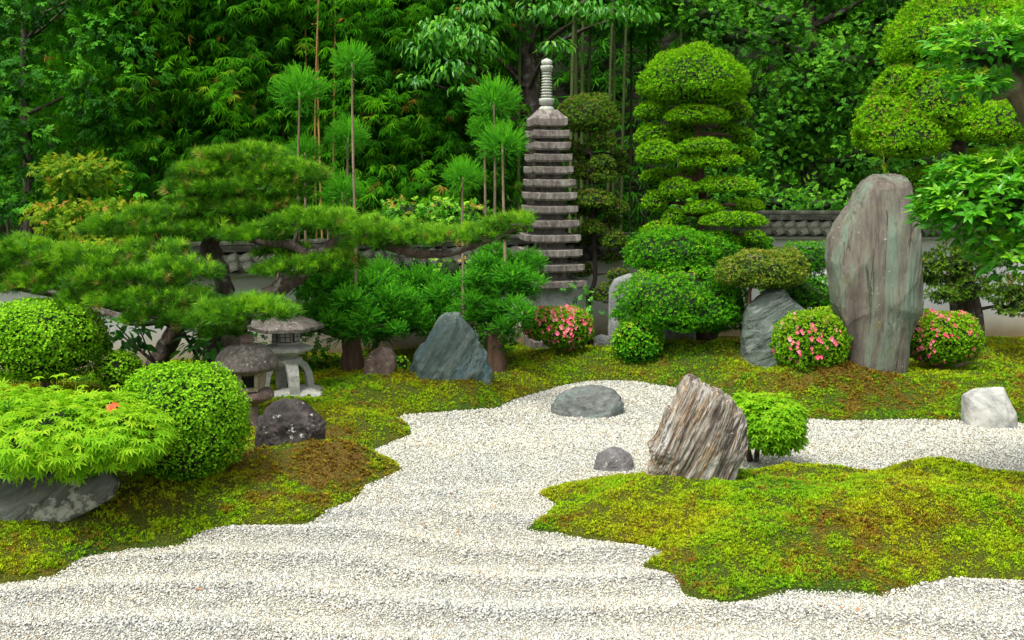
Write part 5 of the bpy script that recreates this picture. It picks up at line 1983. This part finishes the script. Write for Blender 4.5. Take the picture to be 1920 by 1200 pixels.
def cedar(label, base, trunk_h, heads, low, D, tr=.12):
    root = empty('cedar_tree', base, label, 'cedar tree')
    top = base + [0, 0, trunk_h]
    branch(root, 'trunk', [base - [0, 0, .08], base + [.0, 0, trunk_h * .5], top], [tr * 1.15, tr * .9, tr * .8], M_barkr, 12, .25)
    for i, (cx, cy, r, dD, sx0) in enumerate(heads):
        p = W(cx, cy, D + dD)
        foot = W(sx0, 560, D + dD)
        foot[2] = top[2] - .1
        q1 = np.array([foot[0], foot[1], foot[2] + .3])
        foot[2] = top[2] - .02
        branch(root, 'branch', [top - [0, 0, .12], foot * .5 + top * .5 - [0, 0, .03], foot + [0, 0, .01]], [.035, .028, .020], M_barkr, 7, .12)
        branch(root, 'stem', [foot, foot * .6 + p * .4, foot * .3 + p * .7 + [random.uniform(-.015, .015), 0, 0], p], [.019, .017, .015, .011], M_stem, 7, .12)
        head(root, cx, cy, r, D + dD, i)
    for i, (cx, cy, r, dD) in enumerate(low):
        for q in range(6):
            a_ = q * 1.05 + i
            head(root, cx + .55 * r * math.cos(a_), cy + .42 * r * math.sin(a_) - .15 * r, r * random.uniform(.42, .62), D + dD + random.uniform(-.25, .25), q, 1.2, 'low_foliage')
        p = W(cx, cy, D + dD)
        branch(root, 'branch', [top, top * .5 + p * .5, p], [.03, .02, .012], M_barkr, 6, .2)
    return root


cb1 = ground_at(660, 692)
cedar('cedar with slim bare stems and round heads, behind the arched leg lantern', cb1, .45,
      [(562, 172, 53, .3, 556), (660, 115, 42, .1, 668), (652, 258, 42, .7, 648), (642, 360, 42, .5, 640), (572, 285, 36, .5, 572), (715, 512, 34, .6, 712), (615, 400, 26, .6, 612), (520, 425, 30, .7, 520)],
      [(620, 575, 66, .0), (690, 570, 62, .2), (590, 540, 44, .2), (655, 610, 60, -.1), (725, 610, 52, .1), (600, 600, 40, .1), (655, 520, 36, .3), (745, 570, 40, .4), (560, 620, 30, .3)], cb1[1])
cb2 = ground_at(930, 695)
cedar('cedar clump with three tall round heads just left of the pagoda', cb2, .55,
      [(926, 192, 54, .2, 928), (942, 272, 50, .0, 950), (868, 332, 42, .1, 868), (908, 246, 36, .5, 914), (1030, 590, 1, .0, 1030)][:4],
      [(925, 530, 58, .0), (975, 540, 46, .1), (900, 590, 50, .1), (955, 600, 50, -.2), (890, 545, 40, .3), (990, 500, 34, .3), (930, 640, 40, .0), (925, 490, 36, .2)], cb2[1])
cb3 = gb(820, 12.1)
cedar('dark low cedar filling the space behind the blue green boulder', cb3, .4, [], [(790, 560, 60, 0), (850, 565, 56, .1), (760, 600, 52, -.2), (825, 610, 55, -.1), (875, 610, 40, .1), (740, 560, 44, .2), (700, 625, 40, .1), (800, 535, 44, .3)], 12.1)

# ================================================================== BROADLEAF GENERATOR
def leafy(name, label, cat, base, lobes, mat, tpl, leaf, nper, trunk=None, tr=.08, bark=None, group=None, shell=(.45, 1.05), hang=.3, tmean=.4, uptint=.25, core=0, lump=.3, part='leaves', upl=.5, tsd=.2, limbs=1):
    """tree of leaf clusters in uneven lobes; lobes = pixel ellipses"""
    root = empty(name, base, label, cat, group)
    base = np.array(base, float)
    for i, e in enumerate(lobes):
        c, r = px_blob(*e[:5])
        r[1] = e[5] if len(e) > 5 else min(r[0], .9)
        n = max(24, int(nper * (r[0] * r[2] + .35 * r[0] * r[1]) / .25 * (1 if nper < 240 else 1.8)))
        U = sphere_pts(n)
        U = U[(U[:, 1] < .3) | (rng.random(len(U)) < .35)]
        k = rng.uniform(shell[0], shell[1], len(U)) ** .7 * (1 + lump * fbm(U * 3 + c, 3, i + 3) * 1.6)
        P = c + U * k[:, None] * r
        d = nrm(U * [1, 1, .6] + .6 * rnd(len(U)) - UP * hang)
        R = basis(d, nrm(UP * upl + U * .5 + .4 * rnd(len(U)) + [0, -.2, 0]))
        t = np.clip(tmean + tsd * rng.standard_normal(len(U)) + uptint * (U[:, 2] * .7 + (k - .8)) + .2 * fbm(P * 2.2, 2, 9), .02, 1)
        V, F, T = scatter(tpl, P, R, leaf * rng.uniform(.7, 1.2, len(U)), t)
        add(part, V, F, mat, root, T)
        if core:
            core_blob(root, c + [0, r[1] * .25, 0], r, core)
        if trunk is not None and i % limbs == 0:
            Q = smooth_path(trunk, 20)
            q = Q[np.argmin(np.linalg.norm((Q - c) * [1, 1, 1.5], axis=1))]
            q = q - [0, 0, min(.5, .45 * abs(c[0] - q[0]))]
            branch(root, 'branch', [q, q * .5 + c * .5 + [0, 0, -.04], c], [tr * .3, tr * .2, tr * .08], bark or M_bark, 6, .2)
    if trunk is not None:
        branch(root, 'trunk', trunk, np.linspace(tr, tr * .35, len(trunk)), bark or M_bark, 9, .2)
    return root


TL = t_leaf(.2, .05, .15)
# bronze tipped shrubs
leafy('bronze_tipped_shrub', 'layered shrub with orange tinted young leaves on top, standing above the pines at left', 'shrub', gb(150, 12.2),
      [(152, 318, 76, 24, 12.2, .5), (150, 345, 60, 18, 12.3, .4)], L_gold, R_broad, .075, 520, [gb(150, 12.2), w(148, 420, 12.2), w(150, 330, 12.2)], .03, M_barkd, tmean=.42, uptint=.45, core=0)
leafy('bronze_tipped_shrub', 'lower olive shrub with yellow young leaves left of the pine head', 'shrub', gb(220, 11.9),
      [(110, 400, 55, 22, 11.9), (215, 395, 72, 22, 11.9), (150, 425, 60, 20, 11.8), (190, 455, 60, 18, 11.6)], L_gold, R_broad, .075, 520, [gb(180, 12.0), w(180, 500, 12.0), w(180, 400, 11.9)], .03, M_barkd, tmean=.40, uptint=.45, core=0)
# bright bush over the wall
leafy('bright_leaved_bush', 'bright green leafy bush showing above the long pine branch', 'bush', gb(815, 13.9) * [1, 0, 0] + [0, 14.6, -.1],
      [(760, 398, 52, 24, 14.6), (830, 394, 58, 24, 14.6), (890, 400, 36, 22, 14.6), (815, 418, 60, 22, 14.5)], L_gloss, R_broad, .09, 260, [W(815, 600, 14.6), W(815, 450, 14.6)], .05, M_barkg, tmean=.6, uptint=.3, core=.6)
leafy('camellia_bush', 'glossy green camellia bush beneath the long pine branch', 'bush', gb(835, 12.6),
      [(838, 512, 44, 34, 12.5), (800, 545, 40, 22, 12.6)], L_gloss, R_broad, .10, 90, [gb(835, 12.6), w(835, 500, 12.6)], .04, M_barkg, tmean=.42, uptint=.4, core=.6)
leafy('understory_bush', 'dark green bush under the long pine branch before the wall, left of the camellia', 'bush', gb(700, 12.7),
      [(700, 480, 50, 26, 12.6), (660, 560, 60, 40, 12.9), (760, 490, 30, 24, 12.7)], L_rhod, R_broad, .09, 32, [gb(700, 12.7), w(720, 500, 12.7)], .05, M_barkg, tmean=.4)

# broad leaved rhododendron under the first pine
T_big = t_leaf(.2, .04, .22)
rb = gb(390, 10.4)
r_root = empty('rhododendron', rb, 'dark broad leaved rhododendron against the white wall beneath the pines', 'rhododendron')
cR = [px_blob(400, 640, 62, 40, 10.3, .4), px_blob(230, 625, 60, 40, 10.2, .4), px_blob(330, 560, 80, 40, 10.5, .3), px_blob(460, 655, 30, 26, 10.3, .25), px_blob(120, 600, 60, 40, 10.3, .3)]
leaf_shrub(r_root, cR, T_big, L_rhod, .15, 700, 200, down=.35, tmean=.4, shell=(.4, 1.05))
for c, r in cR:
    for k in range(3):
        branch(r_root, 'stem', [rb + [0, 0, -.03], rb * .4 + c * .6 - [0, 0, .1], c + r * [random.uniform(-.6, .6), 0, random.uniform(-.3, .5)]], [.02, .014, .007], M_bark, 5)

# low dark bushes under the cedars and the wall
leafy('dark_understory_bush', 'dark green bush at the wall foot behind the arched leg lantern', 'bush', gb(590, 11.6),
      [(585, 650, 45, 45, 11.5), (620, 690, 40, 22, 11.6), (500, 640, 30, 40, 11.2)], L_dark, R_broad, .10, 239, None, tmean=.4, core=0)
leafy('wall_foot_shrub', 'small leafy shrub by the slim tree at the wall foot', 'shrub', gb(1110, 12.4),
      [(1100, 575, 24, 14, 12.4), (1085, 545, 20, 12, 12.6)], L_rhod, R_broad, .08, 30, [gb(1095, 12.4), w(1098, 575, 12.4)], .015, M_barkg, tmean=.6)

# ------------------------------------------------------------------ glossy tree at right front
GD = 6.6
gbr = np.array([W(2080, 800, GD)[0], GD + .2, 0.12])
g_root = empty('glossy_tree', gbr, 'glossy green broad leaved tree reaching in from the right edge in front', 'tree')
cG = [px_blob(1850, 95, 105, 52, GD, .35), px_blob(1960, 90, 110, 75, GD + .1, .4), px_blob(1830, 160, 60, 22, GD - .1, .2),
      px_blob(1870, 380, 130, 88, GD, .42), px_blob(1980, 380, 120, 120, GD + .1, .45), px_blob(1790, 400, 70, 50, GD, .25), px_blob(1900, 480, 66, 46, GD - .1, .3), px_blob(1800, 330, 50, 30, GD, .2)]
for c, r in cG[:2] + cG[3:5]:
    core_blob(g_root, c + [0.05, r[1] * .15, 0], r, .5)
# whorled shoots: template of six leaves round an upright twig tip
T_wh = t_rosette(6, .3, .55, 12, t_leaf(.19, .05, .22))
Ps = []
leaf_shrub(g_root, cG, t_leaf(.21, .06, .2), L_gloss, .082, 5200, 300, down=.0, tmean=.42, uptint=.55, tsd=.16, shell=(.6, 1.04), upn=.6)
out = []
for c, r in cG:
    n = int(330 * r[0] * r[2] / .15)
    U = sphere_pts(n)
    U = U[(U[:, 2] > -.3) & (U[:, 1] < .5)]
    P = c + U * r * rng.uniform(.9, 1.08, (len(U), 1))
    R = basis(nrm(U * .55 + UP * .9 + .25 * rnd(len(U))), nrm(rnd(len(U))))
    out.append(scatter(T_wh, P, R, .075 * rng.uniform(.7, 1.2, len(U)), np.clip(.60 + .13 * rng.standard_normal(len(U)) + .26 * U[:, 2], 0, .99)))
V, F, T, M = join(out)
add('leafy_shoots', V, F, L_gloss, g_root, T)['kind'] = 'stuff'
branch(g_root, 'trunk', [gbr - [0, 0, .1], W(2060, 600, GD), W(2010, 380, GD), W(1950, 240, GD), W(1905, 165, GD), W(1880, 125, GD)], [.14, .12, .10, .085, .075, .045], M_barkg, 14, .25, 30)
for a, b in (((1900, 150), (1960, 90)), ((1905, 170), (1835, 172)), ((1890, 130), (1850, 95)), ((2010, 380), (1870, 390)), ((1990, 340), (1800, 380)), ((2030, 450), (1900, 480)), ((1950, 240), (1990, 200))):
    branch(g_root, 'branch', [W(*a, GD), W((a[0] + b[0]) / 2, (a[1] + b[1]) / 2 + 8, GD), W(*b, GD)], [.045, .03, .014], M_barkg, 8, .25)

# ================================================================== GROVE BEHIND THE WALL
# evergreen oak wall of leaves at right
lob = []
rg = np.random.default_rng(5)
for i in range(60):
    x = rg.uniform(1330, 1700)
    y = rg.uniform(-160, 390)
    lob.append((x, y, rg.uniform(45, 80), rg.uniform(28, 46), rg.uniform(15.6, 16.8)))
lob += [(1330, 30, 70, 40, 15.6), (1290, 10, 60, 30, 15.8), (1380, 70, 60, 34, 15.7), (1250, -30, 60, 30, 15.8), (1460, 380, 60, 24, 15.2), (1540, 385, 60, 24, 15.2), (1600, 370, 60, 30, 15.3), (1400, 360, 50, 40, 15.7),
        (1750, 300, 90, 60, 15.8), (1850, 260, 90, 70, 15.8), (1950, 200, 90, 70, 15.8), (1800, 120, 90, 60, 16.2), (1950, 60, 90, 60, 16.2), (1760, 420, 90, 40, 15.6), (1880, 400, 90, 50, 15.6)]
leafy('evergreen_oak', 'tall dense evergreen tree making a wall of small leaves above the right wall', 'tree', (W(1520, 500, 16.6)[0], 16.6, -.1),
      [l + (.55,) for l in lob], L_hedge, R_hedge, .105, 235, [W(1520, 600, 16.6), W(1520, 300, 16.6), W(1520, 50, 16.6), W(1520, -150, 16.6)], .2, M_bark, tmean=.48, uptint=.45, core=.4, shell=(.5, 1.05), hang=0, upl=.6, limbs=6)

# dark broadleaf trees at left
lob = []
for i in range(40):
    x = rg.uniform(-60, 270)
    y = rg.uniform(-120, 400)
    if x > 150 and y > 330: continue
    lob.append((x, y, rg.uniform(45, 75), rg.uniform(18, 30), rg.uniform(14.6, 16.6), .5))
leafy('dark_evergreen_tree', 'dark broad leaved evergreen tree with layered sprays at the far left behind the pines', 'tree', (W(90, 500, 15.8)[0], 15.8, -.1),
      lob, L_dark, R_broad, .15, 105, [W(60, 600, 16.2), W(52, 300, 16.4), W(45, 100, 16.4), W(60, -150, 16.4)], .10, M_bark, tmean=.42, uptint=.5, core=0, shell=(.5, 1.05), hang=.2, limbs=5)
lob = [(235 + 35 * math.sin(i * 2.1), -40 + i * 46, 55, 24, 14.8 + .3 * math.cos(i), .4) for i in range(10)]
leafy('evergreen_tree', 'mid green leafy evergreen between the dark tree and the bamboo at left', 'tree', (W(260, 500, 15.4)[0], 15.4, -.1),
      lob, L_dark, R_broad, .14, 46, [W(262, 600, 15.4), W(258, 250, 15.4), W(250, -60, 15.4)], .07, M_bark, tmean=.6, uptint=.5, core=0, shell=(.5, 1.05), hang=.2, limbs=3)

# hanging leaved tree top centre: its largest leaves are parts
T_hang = t_leaf(.19, .05, .28)
h_base = np.array([W(990, 500, 16.2)[0], 16.2, -.1])
h_root = empty('hanging_leaved_tree', h_base, 'tree with drooping fresh green leaves and a dark trunk behind the pagoda', 'tree')
cH = [px_blob(*e) for e in [(830, 60, 62, 34, 15.0, .5), (800, 95, 55, 30, 15.1, .5), (880, 80, 60, 36, 15.0, .5), (850, 130, 58, 24, 14.9, .4), (900, 20, 70, 30, 15.3, .5), (780, 150, 40, 12, 14.9, .3), (1030, 18, 70, 22, 15.2, .5),
                            (1120, 22, 60, 22, 15.3, .5), (1040, 85, 44, 14, 14.8, .3), (1190, 25, 50, 22, 15.4, .5), (990, -30, 120, 40, 15.6, .7), (1210, -30, 90, 40, 15.6, .6), (870, 165, 30, 10, 14.8, .3)]]
leaf_shrub(h_root, cH, T_hang, L_ches, .125, 3800, 300, down=.95, tmean=.5, shell=(.3, 1.05), uptint=.3, out=.8, upn=.5)
tr_pts = [h_base - [0, 0, .1], W(1000, 350, 16.2), W(995, 200, 16.2), W(985, 60, 16.2), W(980, -120, 16.2)]
branch(h_root, 'trunk', tr_pts, [.19, .17, .15, .13, .10], M_bark, 12, .2)
for c, r in cH:
    q = np.array(W(990, proj(c)[1] + 90, 16.2))
    branch(h_root, 'branch', [q, q * .5 + c * .5 + [0, 0, .1], c], [.04, .028, .01], M_bark, 6, .2)

# bamboo
BT = [t_bamboo(7, k) for k in range(3)]


def bamboo_foliage(seed, H=8.5, zlo=.8, n=760, spread=.95):
    rg = np.random.default_rng(seed)
    z0 = zlo + (H - zlo) * rg.random(n) ** .85
    a = rg.uniform(0, 2 * math.pi, n)
    env = spread * (.55 + .45 * np.sin(z0 * 2.1 + seed) ** 2) * np.clip((H + .6 - z0) / 2.0, .25, 1)
    q = env * rg.random(n) ** .5
    P = np.stack([q * np.cos(a), q * np.sin(a), z0 - .18 * q ** 2], -1)
    out = []
    # each spray point carries a few fans going outwards and down
    for rep in range(4):
        Pj = P + rg.standard_normal(P.shape) * [.11, .11, .05]
        d = nrm(np.stack([np.cos(a), np.sin(a), np.full(n, -.55)], -1) + .5 * rg.standard_normal((n, 3)) * [1, 1, .6])
        R = basis(d, nrm(UP + .25 * rg.standard_normal((n, 3)) + .3 * np.stack([np.cos(a), np.sin(a), 0 * a], -1)))
        v = rep % 3
        t = np.clip(.40 + .17 * rg.standard_normal(n) + .28 * (q / .95 - .5) + .18 * np.sin(z0 * 3 + a), .02, .93)
        t = np.where(rg.random(n) < .015, 1.0, t)
        out.append(scatter(BT[v], Pj, R, .18 * rg.uniform(.75, 1.2, n), t))
    V, F, T, M = join(out)
    return make_mesh('foliage', V, F, T, L_bam)


me_bf = [bamboo_foliage(k, H, zl, n) for k, (H, zl, n) in enumerate([(8.5, 1.2, 600), (9.5, 2.2, 560), (7.5, .5, 620), (10.5, 5.2, 520)])]  # last variant: crown raised out of view, shaped to shade the grove


def culm_mesh(seed, H, mat, r=.032, lean=.2):
    rg = np.random.default_rng(seed)
    pts = [(0, 0, -.2), (lean * .3, 0, H * .4), (lean, .1, H * .75), (lean * 2.2, .1, H)]
    V, F = tube(pts, [r, r * .9, r * .6, .006], 8, 60)
    # node rings
    out = [(V, F)]
    for z in np.arange(.2, H * .7, .34):
        f = (z + .2) / H
        x = lean * .3 * min(1, z / (H * .4))
        Vr, Fr = lathe([(r * .8, -.008), (r * 1.12, -.003), (r * 1.12, .003), (r * .8, .008)], 8, (x, 0, z))
        out.append((Vr, Fr))
    V, F, T, M = join(out)
    return make_mesh('culm', V, F, None, mat, smooth=True)


me_culm = [culm_mesh(0, 8.5, M_culm), culm_mesh(1, 9.5, M_culm, .028, .05), culm_mesh(2, 7.5, M_culm, .028, -.2), culm_mesh(3, 10.5, M_culm, .028, .1)]
me_culmo = [culm_mesh(4, 8, M_culmo, .017, .35), culm_mesh(5, 8.5, M_culmo, .017, -.25)]
NB = 0


def bamboo(x, y, k, culm=None, label='deeply shaded bamboo in the farthest rank of the grove', group='bamboo in the grove', fol=True, s=1.0):
    global NB
    NB += 1
    root = empty('bamboo', (x, y, -.12), label, 'bamboo', group)
    root.rotation_euler = (0, 0, random.uniform(0, 6.28))
    c = bpy.data.objects.new('culm', culm or me_culm[k]); COL.objects.link(c); c.parent = root
    c.scale = (1, 1, s)
    if fol:
        f = bpy.data.objects.new('foliage', me_bf[k]); COL.objects.link(f); f.parent = root
        f.scale = (s, s, s)
    return root


rg = np.random.default_rng(11)
# front rank left and middle left
for px in range(250, 700, 48):
    D = rg.uniform(15.3, 16.2)
    bamboo(W(px + rg.uniform(-15, 15), 400, D)[0], D, [0, 2, 0, 1][rg.integers(4)], label='bright leafy bamboo in the front rank above the left pines')
for px in range(180, 960, 62):
    D = rg.uniform(16.8, 18.0)
    bamboo(W(px + rg.uniform(-20, 20), 400, D)[0], D, rg.integers(0, 4), label='leafy bamboo in the second rank left of the pagoda')
for px in (700, 745, 800, 860, 900):
    D = rg.uniform(15.6, 16.6)
    bamboo(W(px, 400, D)[0], D, 0 if px != 800 else 2, s=.9, label='leafy bamboo in the front rank between the left and right cedar heads')
for px in range(-40, 2000, 75):
    D = rg.uniform(18.8, 21.5)
    bamboo(W(px + rg.uniform(-25, 25), 400, D)[0], D, 3 if 990 < px < 1320 else [1, 0, 3][rg.integers(3)])
for px in range(900, 1350, 90):
    D = rg.uniform(17.2, 18.6)
    bamboo(W(px + rg.uniform(-25, 25), 400, D)[0], D, 3, label='shaded high leaved bamboo in the dark gap behind the pagoda')
# bare culms
for px, D, lb in ((1070, 15.2, 'green bamboo culm rising straight behind the round cap of the slim tree'),
                  (1080, 15.3, 'green bamboo culm behind the centre of the slim tree cap, second from left'),
                  (1092, 16.0, 'darker bamboo culm above the right half of the round cap of the slim tree'),
                  (1140, 17.4, 'thin shaded bamboo culm between the slim tree cap and the big dome'),
                  (1165, 17.8, 'thin far bamboo culm close to the left side of the big dome'),
                  (972, 16.0, 'thin green bamboo culm beside the dark trunk left of the pagoda'),
                  (945, 16.6, 'thin green bamboo culm behind the highest cedar head left of the pagoda')):
    bamboo(W(px, 350, D)[0], D, 3, me_culm[1 if D < 15.5 else 3], lb, 'bare bamboo culms', fol=False)
for px, D, lb in ((575, 15.8, 'orange bamboo culm behind the left cedar head, leftmost of the orange ones'),
                  (590, 15.4, 'orange bamboo culm rising behind the right edge of the left cedar head'),
                  (603, 15.2, 'orange bamboo culm between the two highest left cedar heads'),
                  (618, 15.3, 'orange bamboo culm just left of the highest left cedar head'),
                  (828, 16.4, 'orange bamboo culm alone behind the lowest round head left of the pagoda')):
    bamboo(W(px, 350, D)[0], D, 3, me_culmo[px % 2], lb, 'orange bamboo culms', fol=False)
print('bamboo', NB)
# undergrowth on the backdrop slope, tinted dark to stand in for grove shade
nU = 8500
ux, uy = rng.uniform(-15, 15, nU), rng.uniform(22.6, 29.5, nU)
iy = np.clip(np.interp(uy, ay, np.arange(len(ay))), 0, len(ay) - 1)
uz = np.array([np.interp(a_, ay, AZ[:, int(round((x_ + 70) / 140 * 89))]) for x_, a_ in zip(ux, uy)])
d_ = nrm(np.stack([rng.normal(0, .6, nU), -np.ones(nU), rng.normal(-.1, .5, nU)], -1))
V, F, T = scatter(BT[0], np.stack([ux, uy - .15, uz + rng.uniform(0, .4, nU)], -1), basis(d_, nrm(UP + .4 * rnd(nU))), rng.uniform(.3, .5, nU), np.clip(.22 + .14 * rng.standard_normal(nU), 0, .9))
add('undergrowth', V, F, L_bam, None, T)['kind'] = 'stuff'

# ================================================================== SMALL THINGS
# grass on top of the tall stone
tp = W(1658, 327, ground_at(1645, 701)[1] + .41)
out = []
for i in range(26):
    a = random.uniform(0, 6.28)
    ln = random.choice([.06, .09, .12, .3 if i < 4 else .07])
    e = tp + [ln * .35 * math.cos(a), ln * .2 * math.sin(a), ln]
    m = tp + [ln * .1 * math.cos(a), ln * .05 * math.sin(a), ln * .55]
    s0 = np.array([.003, .001, 0])
    out.append((np.array([tp - s0 - [0, 0, .02], tp + s0 - [0, 0, .02], m + s0, m - s0, e]), np.array([[0, 1, 2], [0, 2, 3], [3, 2, 4]]), np.full(5, random.choice([.5, .8, 1.0]))))
V, F, T, M = join(out)
tag(add('grass_tuft', V, F, L_gold, None, T, base=tp), 'dry grass tuft growing on top of the tall standing stone', 'grass tuft')
# seedling with pale leaves
out = []
sb = ground_at(186, 722)
for (px, py, ln) in ((186, 700, .05), (192, 708, .05), (200, 695, .04), (206, 690, .035), (186, 716, .04), (196, 700, .04)):
    p = W(px, py, sb[1])
    out.append(tube([sb, sb * .5 + p * .5 + [.01, 0, 0], p], [.003, .003, .002], 5, 5) + (None,))
    d = nrm(np.array([[random.uniform(-1, 1), -.6, .4]]))
    out.append(scatter(t_leaf(.3), np.array([p]), basis(d, [[0, -.5, 1.]]), ln, [.9]))
V, F, T, M = join(out)
tag(add('seedling', V, F, L_gloss, None, np.where(T == 0, .8, T), base=sb), 'pale green seedling between the maple and the small round bush', 'seedling')
# fallen leaves
me_dry = make_mesh('fallen_leaf', *t_leaf(.24, .1, -.2), None, M_dry)
spots = [(845, 928, 'dry leaf on the gravel level with the left tip of the moss island'), (795, 985, 'dry leaf in the middle of the gravel stream'),
         (1010, 772, 'dry leaf on the gravel left of the dome shaped rock'), (1585, 1148, 'dry leaf on the near gravel below the moss island'), (1612, 1152, 'dry leaf right of another one on the near gravel below the island'),
         (1548, 1142, 'dry leaf left of the others on the near gravel below the island'), (905, 1075, 'dry leaf on the raked gravel near the bottom centre'), (555, 960, 'dry leaf on the brown moss slope at the left gravel edge'),
         (240, 975, 'dry leaf on the shaded moss right of the large left boulder'), (290, 1050, 'dry leaf on the gravel below the left moss bank'), (1535, 742, 'dry leaf on the brown moss below the azalea with scattered flowers'),
         (860, 1000, 'dry leaf on the gravel left of the lower island tip'), (1700, 840, 'dry leaf on the gravel behind the island at right'), (1290, 1010, 'dry leaf on the moss island below the striped rock'),
         (380, 1110, 'dry leaf on the raked gravel at the bottom left')]
for px, py, lb in spots:
    p = ground_at(px, py)
    o = bpy.data.objects.new('fallen_leaf', me_dry)
    COL.objects.link(o)
    o.location = (p[0], p[1], p[2] + .012)
    o.scale = (.042,) * 3
    o.rotation_euler = (random.uniform(-.3, .3), random.uniform(-.3, .3), random.uniform(0, 6.28))
    tag(o, lb, 'fallen leaf', 'fallen dry leaves')
